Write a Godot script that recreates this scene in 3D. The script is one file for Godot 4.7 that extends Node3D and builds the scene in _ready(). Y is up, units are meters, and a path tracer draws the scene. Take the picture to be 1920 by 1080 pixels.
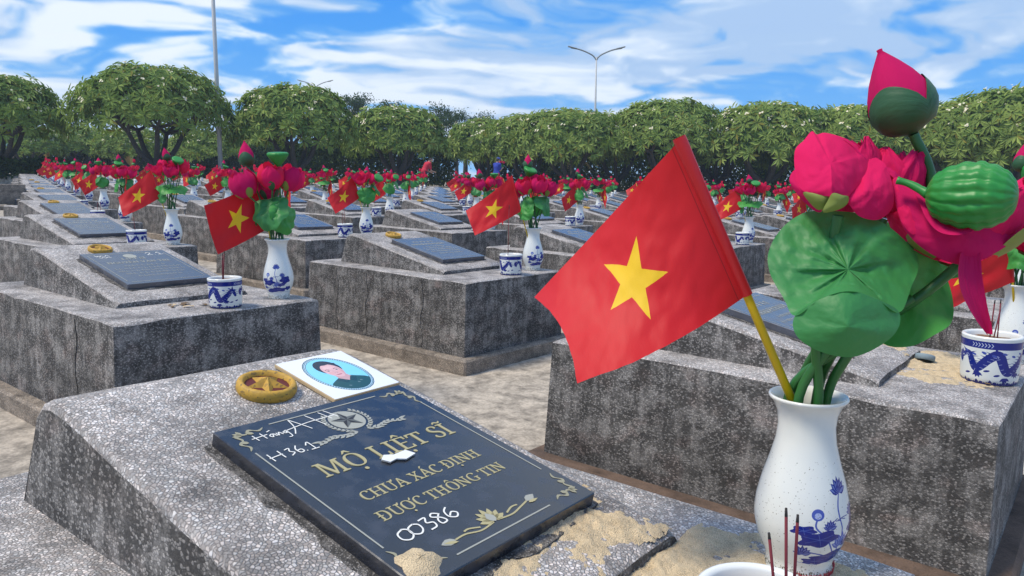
extends Node3D
# A soldiers' cemetery: rows of terrazzo graves, each with a vase of paper lotus, a small flag and an incense bowl.

const LENS := 1440.0          # focal length in pixels of a 1920 x 1080 picture
const EYE := 1.225            # camera height above the ground
const DROP := 0.65            # camera height above the tops of the plinths
const TOP := 0.575            # height of a plinth top above the ground
const TH := 0.664             # heading of the rows
var PITCH := atan((540.0 - 337.25) / LENS)
var lean := Basis()           # the field falls gently to one side
var cam_t := Transform3D()
var M := {}
var names := {}
var rng := RandomNumberGenerator.new()

# ---------------------------------------------------------------- frames
func fw(x: float, h: float, z: float) -> Vector3:
	return lean * Vector3(x, h - DROP, -z) + Vector3(0, EYE, 0)

func axis_u() -> Vector3:
	return Vector3(sin(TH), 0, -cos(TH))

func axis_v() -> Vector3:
	return Vector3(cos(TH), 0, sin(TH))

func fuv(u: float, v: float, h: float) -> Vector3:
	return fw(u * sin(TH) + v * cos(TH), h, u * cos(TH) - v * sin(TH))

func pix(x: float, y: float, d: float) -> Vector3:
	return cam_t * Vector3((x - 960.0) / LENS * d, -(y - 540.0) / LENS * d, -d)

func ground_at(p: Vector3) -> float:
	var n := lean * Vector3.UP
	var o := fw(0, -TOP, 0)
	return o.y - (n.x * (p.x - o.x) + n.z * (p.z - o.z)) / n.y

func on_ground(x: float, d: float) -> Vector3:
	var p := pix(x, 540, d)
	p.y = ground_at(p)
	return p

# ---------------------------------------------------------------- nodes
func numbered(called: String) -> String:
	var n: int = names.get(called, -1) + 1
	names[called] = n
	return called if n == 0 else "%s_%03d" % [called, n]

func tag(o: Node3D, label: String, category := "", group := "", kind := "") -> Node3D:
	if label: o.set_meta("label", label)
	if category: o.set_meta("category", category)
	if group: o.set_meta("group", group)
	if kind: o.set_meta("kind", kind)
	return o

func thing(called: String, label: String, category: String, t := Transform3D(), group := "") -> Node3D:
	var o := Node3D.new()
	o.name = numbered(called)
	add_child(o)
	o.transform = t
	return tag(o, label, category, group)

func dup(root: Node3D, called: String, t: Transform3D, label: String, group := "") -> Node3D:
	var o: Node3D = root.duplicate()
	o.name = numbered(called)
	add_child(o)
	o.transform = t
	o.set_meta("label", label)
	if group: o.set_meta("group", group)
	return o

func part(parent: Node, called: String, mesh: Mesh, mats, t := Transform3D()) -> MeshInstance3D:
	var o := MeshInstance3D.new()
	o.name = called
	o.mesh = mesh
	if mats is Array:
		for i in mats.size(): o.set_surface_override_material(i, mats[i])
	else:
		for i in mesh.get_surface_count(): o.set_surface_override_material(i, mats)
	o.transform = t
	parent.add_child(o, true)
	return o

func solo(called: String, mesh: Mesh, mats, label: String, category: String, t := Transform3D(), group := "", kind := "") -> MeshInstance3D:
	var o := part(self, numbered(called), mesh, mats, t)
	tag(o, label, category, group, kind)
	return o

# ---------------------------------------------------------------- meshes (faces are given anticlockwise from outside)
class MB:
	var st := SurfaceTool.new()
	func _init(smooth := -1):
		st.begin(Mesh.PRIMITIVE_TRIANGLES)
		st.set_smooth_group(smooth)
	func tri(a: Vector3, b: Vector3, c: Vector3):
		st.add_vertex(a); st.add_vertex(c); st.add_vertex(b)
	func quad(a: Vector3, b: Vector3, c: Vector3, d: Vector3):
		tri(a, b, c); tri(a, c, d)
	func triuv(a: Vector3, b: Vector3, c: Vector3, ua: Vector2, ub: Vector2, uc: Vector2):
		st.set_uv(ua); st.add_vertex(a)
		st.set_uv(uc); st.add_vertex(c)
		st.set_uv(ub); st.add_vertex(b)
	func grid(p: Array, wide: int, uvs := true, closed := false, plan_x := Vector3.ZERO, plan_y := Vector3.ZERO):
		# p: rows of points, row-major, wide points in a row
		var rows: int = p.size() / wide
		for j in rows - 1:
			for i in (wide if closed else wide - 1):
				var i2 := (i + 1) % wide
				var a: Vector3 = p[j * wide + i]
				var b: Vector3 = p[j * wide + i2]
				var c: Vector3 = p[(j + 1) * wide + i2]
				var d: Vector3 = p[(j + 1) * wide + i]
				if uvs:
					var n := float(wide if closed else wide - 1)
					var ua := Vector2(i / n, 1.0 - j / float(rows - 1))
					var ub := Vector2((i + 1) / n, ua.y)
					var uc := Vector2(ub.x, 1.0 - (j + 1) / float(rows - 1))
					var ud := Vector2(ua.x, uc.y)
					if plan_x != Vector3.ZERO:
						ua = Vector2(a.dot(plan_x), a.dot(plan_y)); ub = Vector2(b.dot(plan_x), b.dot(plan_y))
						uc = Vector2(c.dot(plan_x), c.dot(plan_y)); ud = Vector2(d.dot(plan_x), d.dot(plan_y))
					triuv(a, b, c, ua, ub, uc); triuv(a, c, d, ua, uc, ud)
				else:
					quad(a, b, c, d)
	func box(lo: Vector3, hi: Vector3, c := 0.0):
		# a box with chamfered edges
		var m := [lo, hi]
		for ax in 3:
			var u := (ax + 1) % 3
			var w := (ax + 2) % 3
			for s in 2:
				var q := []
				for k in [[0, 0], [1, 0], [1, 1], [0, 1]]:
					var v := Vector3()
					v[ax] = m[s][ax]
					v[u] = m[k[0]][u] + (c if k[0] == 0 else -c)
					v[w] = m[k[1]][w] + (c if k[1] == 0 else -c)
					q.append(v)
				if s == 1: quad(q[0], q[1], q[2], q[3])
				else: quad(q[3], q[2], q[1], q[0])
		if c <= 0.0: return
		for ax in 3:
			var u := (ax + 1) % 3
			var w := (ax + 2) % 3
			for su in 2:
				for sw in 2:
					var q := []
					for e in [[0, 0], [1, 0], [1, 1], [0, 1]]:
						var v := Vector3()
						v[ax] = m[e[0]][ax] + (c if e[0] == 0 else -c)
						var du := c if su == 0 else -c
						var dw := c if sw == 0 else -c
						v[u] = m[su][u] + (du if e[1] == 1 else 0.0)
						v[w] = m[sw][w] + (0.0 if e[1] == 1 else dw)
						q.append(v)
					if (su == sw): quad(q[0], q[1], q[2], q[3])
					else: quad(q[3], q[2], q[1], q[0])
		for sx in 2:
			for sy in 2:
				for sz in 2:
					var p := Vector3(m[sx].x, m[sy].y, m[sz].z)
					var i := Vector3(c if sx == 0 else -c, c if sy == 0 else -c, c if sz == 0 else -c)
					var a := p + Vector3(0, i.y, i.z)
					var b := p + Vector3(i.x, 0, i.z)
					var d := p + Vector3(i.x, i.y, 0)
					if (sx + sy + sz) % 2 == 1: tri(a, b, d)
					else: tri(a, d, b)
	func tube(path: Array, radii, sides := 8, caps := true):
		var n := path.size()
		var rings := []
		var side := Vector3.ZERO
		for i in n:
			var f: Vector3 = (path[min(i + 1, n - 1)] - path[max(i - 1, 0)]).normalized()
			if side == Vector3.ZERO:
				side = f.cross(Vector3(0.31, 0.2, 0.93)).normalized()
			side = (side - f * side.dot(f)).normalized()
			var up := side.cross(f)
			var r: float = radii[i] if radii is Array else radii
			for k in sides:
				var t := TAU * k / sides
				rings.append(path[i] + (side * cos(t) + up * sin(t)) * r)
		for j in n - 1:
			for k in sides:
				var k2 := (k + 1) % sides
				quad(rings[j * sides + k], rings[(j + 1) * sides + k], rings[(j + 1) * sides + k2], rings[j * sides + k2])
		if caps:
			for k in sides - 2:
				tri(rings[0], rings[k + 1], rings[k + 2])
				var e := (n - 1) * sides
				tri(rings[e], rings[e + k + 2], rings[e + k + 1])
	func lathe(prof: Array, sides := 24, ribs := 0.0, rib_r := 0.0, waves := 0.0, wave_y := 0.0):
		# prof: Vector2(radius, height) from the bottom outside upwards; uv.x runs round, uv.y along the profile
		var total := 0.0
		var run := [0.0]
		for i in prof.size() - 1:
			total += prof[i].distance_to(prof[i + 1]); run.append(total)
		for i in prof.size() - 1:
			for k in sides:
				var q := []
				var w := []
				for e in [[i, k], [i, k + 1], [i + 1, k + 1], [i + 1, k]]:
					var t: float = TAU * e[1] / sides
					var r: float = prof[e[0]].x
					var y: float = prof[e[0]].y
					r *= 1.0 + rib_r * (absf(sin(t * ribs * 0.5)) - 0.6)
					y += wave_y * sin(t * waves + r * 90.0)
					q.append(Vector3(cos(t) * r, y, -sin(t) * r))
					w.append(Vector2(float(e[1]) / sides, 1.0 - run[e[0]] / total))
				if prof[i].x > 1e-6: triuv(q[0], q[1], q[2], w[0], w[1], w[2])
				if prof[i + 1].x > 1e-6: triuv(q[0], q[2], q[3], w[0], w[2], w[3])
	func flat(pts: Array, y: float):
		# a flat polygon in the xz plane facing up; pts: Vector2(x, z)
		var pk := PackedVector2Array(pts)
		var ix := Geometry2D.triangulate_polygon(pk)
		for i in range(0, ix.size(), 3):
			var a := pk[ix[i]]; var b := pk[ix[i + 1]]; var c := pk[ix[i + 2]]
			if (b - a).cross(c - a) > 0.0:
				var t := b; b = c; c = t
			tri(Vector3(a.x, y, a.y), Vector3(b.x, y, b.y), Vector3(c.x, y, c.y))
	func stroke(pts: Array, wid, y: float):
		# a flat brush line in the xz plane facing up
		var n := pts.size()
		var l := []
		var r := []
		for i in n:
			var d: Vector2 = (pts[min(i + 1, n - 1)] - pts[max(i - 1, 0)]).normalized()
			var w: float = (wid[i] if wid is Array else wid) * 0.5
			var s := Vector2(-d.y, d.x) * w
			l.append(Vector3(pts[i].x + s.x, y, pts[i].y + s.y))
			r.append(Vector3(pts[i].x - s.x, y, pts[i].y - s.y))
		for i in n - 1:
			quad(r[i], l[i], l[i + 1], r[i + 1])
	func done(onto: ArrayMesh = null) -> ArrayMesh:
		st.generate_normals()
		return st.commit(onto) if onto else st.commit()

func curve2(pts: Array, n: int) -> Array:
	# a smooth line through Vector2 points
	var out := []
	var m := pts.size()
	for i in m - 1:
		var p0: Vector2 = pts[max(i - 1, 0)]
		var p3: Vector2 = pts[min(i + 2, m - 1)]
		for k in n:
			out.append(pts[i].cubic_interpolate(pts[i + 1], p0, p3, float(k) / n))
	out.append(pts[m - 1])
	return out

func curve3(pts: Array, n: int) -> Array:
	var out := []
	var m := pts.size()
	for i in m - 1:
		var p0: Vector3 = pts[max(i - 1, 0)]
		var p3: Vector3 = pts[min(i + 2, m - 1)]
		for k in n:
			out.append(pts[i].cubic_interpolate(pts[i + 1], p0, p3, float(k) / n))
	out.append(pts[m - 1])
	return out

# ---------------------------------------------------------------- textures
func noise_img(size: int, freq: float, kind: int, seed_: int, oct := 4, ret := -1, skirt := 0.1) -> PackedByteArray:
	var n := FastNoiseLite.new()
	n.noise_type = kind
	n.seed = seed_
	n.frequency = freq
	if kind == FastNoiseLite.TYPE_CELLULAR:
		n.fractal_type = FastNoiseLite.FRACTAL_NONE
		n.cellular_return_type = ret
		n.cellular_jitter = 0.9
	else:
		n.fractal_octaves = oct
	var im := n.get_seamless_image(size, size, false, false, skirt)
	im.convert(Image.FORMAT_L8)
	return im.get_data()

func squeeze(a: PackedByteArray, size: int, k: int) -> PackedByteArray:
	# the same noise drawn k times finer across and unchanged along: upright streaks
	var out := PackedByteArray()
	out.resize(size * size)
	for y in size:
		for x in size:
			out[y * size + x] = a[(y / k) * size + x]
	return out

static func s8(v: float) -> int:
	return int(clampf(pow(maxf(v, 0.0), 0.4545), 0.0, 1.0) * 255.0)

func tex(data: PackedByteArray, w: int, h: int) -> ImageTexture:
	return ImageTexture.create_from_image(Image.create_from_data(w, h, false, Image.FORMAT_RGB8, data))

func tex1(data: PackedByteArray, w: int, h: int) -> ImageTexture:
	return ImageTexture.create_from_image(Image.create_from_data(w, h, false, Image.FORMAT_L8, data))

func mat(c: Color, rough := 0.8, spec := 0.5) -> StandardMaterial3D:
	var m := StandardMaterial3D.new()
	m.albedo_color = c.linear_to_srgb()
	m.roughness = rough
	m.metallic_specular = spec
	return m

func tri_mat(t: Texture2D, per_m: float, rough: float, bump: Texture2D = null, bump_cm := 0.1, world := true) -> StandardMaterial3D:
	var m := mat(Color(1, 1, 1), rough)
	m.albedo_texture = t
	m.uv1_triplanar = true
	m.uv1_world_triplanar = world
	m.uv1_triplanar_sharpness = 8.0
	m.uv1_scale = Vector3.ONE * per_m
	if bump:
		m.heightmap_enabled = true
		m.heightmap_texture = bump
		m.heightmap_scale = bump_cm
	return m

func over(m: StandardMaterial3D, t: Texture2D, per_m: float, offset := Vector3.ZERO) -> StandardMaterial3D:
	m.detail_enabled = true
	m.detail_albedo = t
	m.detail_blend_mode = BaseMaterial3D.BLEND_MODE_MUL
	m.detail_uv_layer = BaseMaterial3D.DETAIL_UV_2
	m.uv2_triplanar = true
	m.uv2_world_triplanar = true
	m.uv2_scale = Vector3.ONE * per_m
	m.uv2_offset = offset
	return m

class Pic:
	# a small drawing board
	var im: Image
	var w := 0
	var h := 0
	func _init(w_: int, h_: int, c: Color):
		w = w_; h = h_
		im = Image.create(w, h, false, Image.FORMAT_RGB8)
		im.fill(c)
	func poly(pts: Array, c: Color, strength := 1.0):
		var pk := PackedVector2Array()
		for p in pts: pk.append(Vector2(p.x * w, p.y * h))
		var lo := pk[0]; var hi := pk[0]
		for p in pk:
			lo = lo.min(p); hi = hi.max(p)
		for y in range(maxi(0, int(lo.y)), mini(h, int(hi.y) + 2)):
			for x in range(int(lo.x), int(hi.x) + 2):
				if Geometry2D.is_point_in_polygon(Vector2(x + 0.5, y + 0.5), pk):
					var xx := posmod(x, w)
					im.set_pixel(xx, y, im.get_pixel(xx, y).lerp(c, strength))
	func line(pts: Array, wid: float, c: Color):
		for i in pts.size() - 1:
			var a := Vector2(pts[i].x * w, pts[i].y * h)
			var b := Vector2(pts[i + 1].x * w, pts[i + 1].y * h)
			var lo := a.min(b) - Vector2.ONE * (wid + 1)
			var hi := a.max(b) + Vector2.ONE * (wid + 1)
			for y in range(maxi(0, int(lo.y)), mini(h, int(hi.y) + 1)):
				for x in range(int(lo.x), int(hi.x) + 1):
					var p := Vector2(x + 0.5, y + 0.5)
					var d := p.distance_to(Geometry2D.get_closest_point_to_segment(p, a, b))
					if d < wid * 0.5 + 0.5:
						var xx := posmod(x, w)
						im.set_pixel(xx, y, im.get_pixel(xx, y).lerp(c, clampf(wid * 0.5 + 0.5 - d, 0, 1)))
	func oval(cx: float, cy: float, rx: float, ry: float, c: Color, turn := 0.0, strength := 1.0):
		var p := []
		for k in 28:
			var t := TAU * k / 28.0
			var e := Vector2(cos(t) * rx * w, sin(t) * ry * h).rotated(turn)
			p.append(Vector2(cx + e.x / w, cy + e.y / h))
		poly(p, c, strength)
	func out() -> ImageTexture:
		return ImageTexture.create_from_image(im)

# ---------------------------------------------------------------- sky
var sky_a := FastNoiseLite.new()
var sky_b := FastNoiseLite.new()
var sky_c := FastNoiseLite.new()

func sky_color(d: Vector3) -> Color:
	var el := clampf(d.y, 0.0, 1.0)
	var blue := Color(0.55, 0.76, 0.94).lerp(Color(0.24, 0.56, 0.90), clampf(pow(el * 4.2, 0.75), 0, 1))
	blue = blue.lerp(Color(0.17, 0.42, 0.78), clampf((el - 0.25) * 1.2, 0, 1))
	var k := 1.0 / (el + 0.17)
	var p := Vector2(d.x * k, d.z * k)
	var q := Vector2(p.x * 1.05 + p.y * 0.20, p.y * 1.25)
	var warp := Vector2(sky_c.get_noise_2d(q.x * 1.3, q.y * 1.3), sky_c.get_noise_2d(q.x * 1.3 + 40, q.y * 1.3)) * 0.55
	var n := sky_a.get_noise_2d(q.x + warp.x, q.y + warp.y)
	var f := sky_b.get_noise_2d(q.x * 1.2 + warp.x * 1.2, q.y * 1.5 + warp.y)
	var cover := smoothstep(-0.24, 0.24, n * 0.85 + f * 0.62 + 0.06)
	var shade := smoothstep(-0.30, 0.42, sky_c.get_noise_2d(q.x * 0.8 + 9.0, q.y * 0.9 - 3.0) + f * 0.75)
	var cloud := Color(0.66, 0.76, 0.89).lerp(Color(0.92, 0.94, 0.97), shade)
	cloud = cloud.lerp(Color(0.74, 0.83, 0.94), clampf(0.35 - el * 2.5, 0, 1))
	return blue.lerp(cloud, cover * 0.93)

func make_sky() -> ImageTexture:
	for s in [[sky_a, 11, 0.42, 5], [sky_b, 23, 1.5, 6], [sky_c, 37, 0.55, 4]]:
		s[0].noise_type = FastNoiseLite.TYPE_SIMPLEX_SMOOTH
		s[0].seed = s[1]; s[0].frequency = s[2]; s[0].fractal_octaves = s[3]
	var w := 4096
	var h := 2048
	var small := Image.create(512, 256, false, Image.FORMAT_RGB8)
	for y in 128:
		for x in 512:
			small.set_pixel(x, y, sky_color(sky_dir((x + 0.5) / 512.0, (y + 0.5) / 256.0)))
	var low := Color(0.34, 0.36, 0.34)
	small.fill_rect(Rect2i(0, 128, 512, 128), low)
	small.resize(w, h, Image.INTERPOLATE_BILINEAR)
	var lo := -int(w * 40.0 / 360.0)
	var hi := int(w * 40.0 / 360.0)
	for y in range(int(h * (0.5 - 18.0 / 180.0)), h / 2):
		for x in range(lo, hi):
			small.set_pixel(posmod(x, w), y, sky_color(sky_dir((x + 0.5) / w, (y + 0.5) / h)))
	return ImageTexture.create_from_image(small)

func sky_dir(u: float, v: float) -> Vector3:
	var t := u * TAU
	var e := (0.5 - v) * PI
	return Vector3(sin(t) * cos(e), sin(e), -cos(t) * cos(e))

# ---------------------------------------------------------------- materials
func make_materials():
	var N := 1024
	var cell := noise_img(N, 0.125, FastNoiseLite.TYPE_CELLULAR, 5, 1, FastNoiseLite.RETURN_CELL_VALUE, 0.02)
	var edge := noise_img(N, 0.125, FastNoiseLite.TYPE_CELLULAR, 5, 1, FastNoiseLite.RETURN_DISTANCE2_SUB, 0.02)
	var blot := noise_img(N, 0.006, FastNoiseLite.TYPE_SIMPLEX_SMOOTH, 8, 6)
	var fine := noise_img(N, 0.08, FastNoiseLite.TYPE_SIMPLEX_SMOOTH, 9, 4)
	var strk := squeeze(noise_img(N, 0.022, FastNoiseLite.TYPE_SIMPLEX_SMOOTH, 12, 5), N, 8)
	var top := PackedByteArray(); top.resize(N * N * 3)
	var side := PackedByteArray(); side.resize(N * N * 3)
	var bump := PackedByteArray(); bump.resize(N * N)
	var bump2 := PackedByteArray(); bump2.resize(N * N)
	for i in N * N:
		var c := cell[i] / 255.0
		var e := clampf((edge[i] - 8.0) / 46.0, 0.0, 1.0)
		var b := blot[i] / 255.0
		var f := fine[i] / 255.0
		var s := strk[i] / 255.0
		# washed pebbles seen from above: pale and dark chips in grey mortar
		var chip := 0.33 + 0.55 * c * sqrt(c)
		var film := clampf((b - 0.52) * 3.0 + (f - 0.5) * 1.2, 0.0, 1.0)
		var g := lerpf(0.17 + 0.10 * f, chip, e) * (1.0 - 0.35 * film)
		var warm := (c * 37.0 - floorf(c * 37.0) - 0.5) * 0.10
		top[i * 3] = s8(g * (1.04 + warm)); top[i * 3 + 1] = s8(g * 0.99); top[i * 3 + 2] = s8(g * (0.96 - warm * 0.6))
		bump[i] = int(clampf(e * (0.55 + 0.45 * c) + f * 0.15, 0, 1) * 255)
		# standing faces: black growth over the chips, worn away in upright runs
		var grow := clampf(0.78 + (b - 0.5) * 1.5 + (s - 0.5) * 1.0 + (f - 0.5) * 1.1, 0.0, 1.0)
		var bare := lerpf(0.20, 0.24 + 0.22 * c, e)
		var poke := smoothstep(0.55, 0.86, c + (f - 0.5) * 0.5) * e
		var dark := 0.030 + 0.036 * f + 0.40 * poke * (1.15 - grow * 0.55)
		var w := lerpf(bare, dark, grow)
		side[i * 3] = s8(w * 1.05); side[i * 3 + 1] = s8(w * 1.0); side[i * 3 + 2] = s8(w * 0.94)
		bump2[i] = int(clampf(e * c * 0.6 + f * 0.4, 0, 1) * 255)
	var t_top := tex(top, N, N)
	var t_side := tex(side, N, N)
	var t_bump := tex1(bump, N, N)
	var t_bump2 := tex1(bump2, N, N)
	# patches of weather at the scale of a whole grave
	var wx := PackedByteArray(); wx.resize(512 * 512 * 3)
	var wx2 := PackedByteArray(); wx2.resize(512 * 512 * 3)
	var n1 := noise_img(512, 0.010, FastNoiseLite.TYPE_SIMPLEX_SMOOTH, 31, 6)
	var n2 := noise_img(512, 0.03, FastNoiseLite.TYPE_SIMPLEX_SMOOTH, 33, 5)
	var n3 := squeeze(noise_img(512, 0.03, FastNoiseLite.TYPE_SIMPLEX_SMOOTH, 35, 5), 512, 6)
	for i in 512 * 512:
		var a := n1[i] / 255.0
		var b := n2[i] / 255.0
		var s := n3[i] / 255.0
		var g := clampf(0.84 + 0.75 * (a - 0.5) + 0.55 * (b - 0.5), 0.35, 1.0)
		wx[i * 3] = s8(g); wx[i * 3 + 1] = s8(g * 0.985); wx[i * 3 + 2] = s8(g * 0.97)
		var k := clampf(0.82 + 0.7 * (a - 0.5) + 0.55 * (s - 0.5) + 0.4 * (b - 0.5), 0.30, 1.0)
		var red := clampf((b - 0.62) * 2.0, 0.0, 0.3)
		wx2[i * 3] = s8(k * (1.0 + 0.25 * red)); wx2[i * 3 + 1] = s8(k * (1.0 - 0.25 * red)); wx2[i * 3 + 2] = s8(k * (1.0 - 0.35 * red))
	var t_wx := tex(wx, 512, 512)
	var t_wx2 := tex(wx2, 512, 512)
	M.top = over(tri_mat(t_top, 1.2, 0.78, t_bump, 0.22), t_wx, 0.47)
	M.side = over(tri_mat(t_side, 1.35, 0.85, t_bump2, 0.2), t_wx2, 0.37)
	M.mortar = over(tri_mat(t_side, 2.3, 0.95, t_bump2, 0.3), t_wx, 1.1)
	M.kerb = over(tri_mat(t_top, 1.7, 0.9, t_bump, 0.15), t_wx, 0.9)
	M.kerb.albedo_color = Color(0.86, 0.82, 0.76)

	# the paths: worn sandy cement
	var gp := PackedByteArray(); gp.resize(N * N * 3)
	for i in N * N:
		var b := blot[i] / 255.0
		var f := fine[i] / 255.0
		var c := cell[i] / 255.0
		var g := 0.46 + 0.14 * (b - 0.5) + 0.20 * (f - 0.5) + 0.10 * (c - 0.5)
		gp[i * 3] = s8(g * 1.02); gp[i * 3 + 1] = s8(g * 0.91); gp[i * 3 + 2] = s8(g * 0.76)
	M.path = over(tri_mat(tex(gp, N, N), 0.62, 0.95, t_bump2, 0.12), t_wx, 0.95)

	# yellow building sand: grains
	var sd := PackedByteArray(); sd.resize(512 * 512 * 3)
	var grain := noise_img(512, 0.35, FastNoiseLite.TYPE_SIMPLEX_SMOOTH, 44, 3)
	var soft := noise_img(512, 0.02, FastNoiseLite.TYPE_SIMPLEX_SMOOTH, 45, 4)
	for i in 512 * 512:
		var g := 0.50 + 0.62 * (grain[i] / 255.0 - 0.5) + 0.22 * (soft[i] / 255.0 - 0.5)
		sd[i * 3] = s8(g * 1.10); sd[i * 3 + 1] = s8(g * 0.88); sd[i * 3 + 2] = s8(g * 0.56)
	M.sand = tri_mat(tex(sd, 512, 512), 2.2, 0.95, tex1(grain, 512, 512), 0.35)

	# polished dark granite
	var gr := PackedByteArray(); gr.resize(512 * 512 * 3)
	var speck := noise_img(512, 0.45, FastNoiseLite.TYPE_SIMPLEX_SMOOTH, 51, 3)
	var dust := noise_img(512, 0.012, FastNoiseLite.TYPE_SIMPLEX_SMOOTH, 52, 6)
	var rg := PackedByteArray(); rg.resize(512 * 512)
	for i in 512 * 512:
		var a := speck[i] / 255.0
		var d := clampf((dust[i] / 255.0 - 0.5) * 2.0, 0.0, 1.0)
		var g := 0.012 + 0.032 * pow(a, 3.0) + 0.022 * d * (0.5 + a)
		gr[i * 3] = s8(g * 0.82); gr[i * 3 + 1] = s8(g * 0.98); gr[i * 3 + 2] = s8(g * 1.42)
		rg[i] = int(clampf(0.20 + 0.26 * d + 0.10 * (a - 0.5), 0, 1) * 255)
	M.granite = tri_mat(tex(gr, 512, 512), 2.6, 1.0)
	M.granite.roughness_texture = tex1(rg, 512, 512)
	M.granite.metallic_specular = 0.66
	# the same stone dulled by dust and weather
	var gd := PackedByteArray(); gd.resize(512 * 512 * 3)
	for i in 512 * 512:
		var d := dust[i] / 255.0
		var g := 0.036 + 0.05 * d + 0.03 * speck[i] / 255.0
		gd[i * 3] = s8(g * 0.90); gd[i * 3 + 1] = s8(g * 1.0); gd[i * 3 + 2] = s8(g * 1.28)
	M.granite_dull = tri_mat(tex(gd, 512, 512), 2.0, 1.0)
	M.granite_dull.roughness_texture = M.granite.roughness_texture
	M.granite_dull.metallic_specular = 0.66
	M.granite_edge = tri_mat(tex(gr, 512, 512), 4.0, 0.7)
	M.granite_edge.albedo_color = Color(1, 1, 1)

	M.gilt = mat(Color(0.40, 0.36, 0.19), 0.55)
	M.silver = mat(Color(0.34, 0.35, 0.31), 0.6)
	M.scroll = mat(Color(0.30, 0.29, 0.20), 0.6)
	M.chalk = mat(Color(0.74, 0.75, 0.72), 0.9)
	# old mustard paint, chipped
	var yp := PackedByteArray(); yp.resize(256 * 256 * 3)
	var ch := noise_img(256, 0.05, FastNoiseLite.TYPE_SIMPLEX_SMOOTH, 61, 5)
	for i in 256 * 256:
		var a := ch[i] / 255.0
		var k := 0.75 * smoothstep(0.68, 0.78, a)
		var g := 0.9 + 0.5 * (a - 0.5)
		yp[i * 3] = s8(lerpf(0.56 * g, 0.10, k)); yp[i * 3 + 1] = s8(lerpf(0.33 * g, 0.07, k)); yp[i * 3 + 2] = s8(lerpf(0.035, 0.035, k))
	M.mustard = tri_mat(tex(yp, 256, 256), 4.0, 0.6, tex1(ch, 256, 256), 0.06)
	M.maroon = mat(Color(0.10, 0.012, 0.014), 0.6)

	# porcelain
	M.white = mat(Color(0.74, 0.76, 0.73), 0.16)
	M.ash = tri_mat(tex(sd, 512, 512), 8.0, 1.0, tex1(grain, 512, 512), 0.2)
	M.ash.albedo_color = Color(0.72, 0.62, 0.58)
	M.vase = vase_paint()
	M.bowl = bowl_paint()
	M.incense = mat(Color(0.16, 0.018, 0.03), 0.8)
	M.burnt = mat(Color(0.03, 0.028, 0.028), 0.9)

	# flag cloth, flag stick
	M.flag = flag_paint()
	M.hem = mat(Color(0.50, 0.006, 0.012), 0.42)
	M.hem.rim_enabled = true; M.hem.rim = 0.4
	M.seam = mat(Color(0.30, 0.004, 0.010), 0.8)
	M.stick = mat(Color(0.68, 0.46, 0.004), 0.38)

	# paper and cloth of the lotus
	var ck := squeeze(noise_img(512, 0.012, FastNoiseLite.TYPE_SIMPLEX_SMOOTH, 71, 5), 512, 5)
	var wr := noise_img(512, 0.014, FastNoiseLite.TYPE_SIMPLEX_SMOOTH, 73, 4)
	var t_crepe := tex1(ck, 512, 512)
	var t_wrinkle := tex1(wr, 512, 512)
	M.pink = mat(Color(0.70, 0.012, 0.115), 0.85, 0.3)
	M.pink.heightmap_enabled = true; M.pink.heightmap_texture = t_crepe; M.pink.heightmap_scale = 0.22
	M.pink.backlight_enabled = true; M.pink.backlight = Color(0.66, 0.10, 0.22)
	M.pink_b = M.pink.duplicate(); M.pink_b.albedo_color = Color(0.56, 0.009, 0.115).linear_to_srgb()
	M.pink_c = M.pink.duplicate(); M.pink_c.albedo_color = Color(0.72, 0.016, 0.075).linear_to_srgb()
	M.leaf = mat(Color(0.032, 0.20, 0.050), 0.55)
	M.leaf.heightmap_enabled = true; M.leaf.heightmap_texture = t_wrinkle; M.leaf.heightmap_scale = 0.10
	M.leaf.backlight_enabled = true; M.leaf.backlight = Color(0.18, 0.42, 0.16)
	M.leaf_b = M.leaf.duplicate(); M.leaf_b.albedo_color = Color(0.045, 0.27, 0.045).linear_to_srgb()
	M.calyx = mat(Color(0.024, 0.095, 0.036), 0.5)
	M.calyx.heightmap_enabled = true; M.calyx.heightmap_texture = t_wrinkle; M.calyx.heightmap_scale = 0.05
	M.sepal = mat(Color(0.20, 0.25, 0.045), 0.6)
	M.stem = mat(Color(0.026, 0.14, 0.03), 0.42)
	M.pod = mat(Color(0.018, 0.22, 0.032), 0.45)
	M.tile = mat(Color(0.78, 0.79, 0.77), 0.22)
	M.tile_side = mat(Color(0.50, 0.38, 0.22), 0.8)
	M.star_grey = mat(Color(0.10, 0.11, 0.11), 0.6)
	M.clay = mat(Color(0.42, 0.26, 0.14), 0.9)
	M.foam = mat(Color(0.20, 0.27, 0.31), 0.75)
	M.band = over(tri_mat(t_side, 2.0, 0.95, t_bump2, 0.2), t_wx, 1.3)
	M.band.albedo_color = Color(0.95, 0.62, 0.52)
	M.litter = mat(Color(0.13, 0.085, 0.045), 0.95)
	M.soil = over(tri_mat(tex(gp, N, N), 1.3, 0.95, t_bump2, 0.2), t_wx, 0.8)
	M.soil.albedo_color = Color(0.60, 0.53, 0.50)

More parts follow.
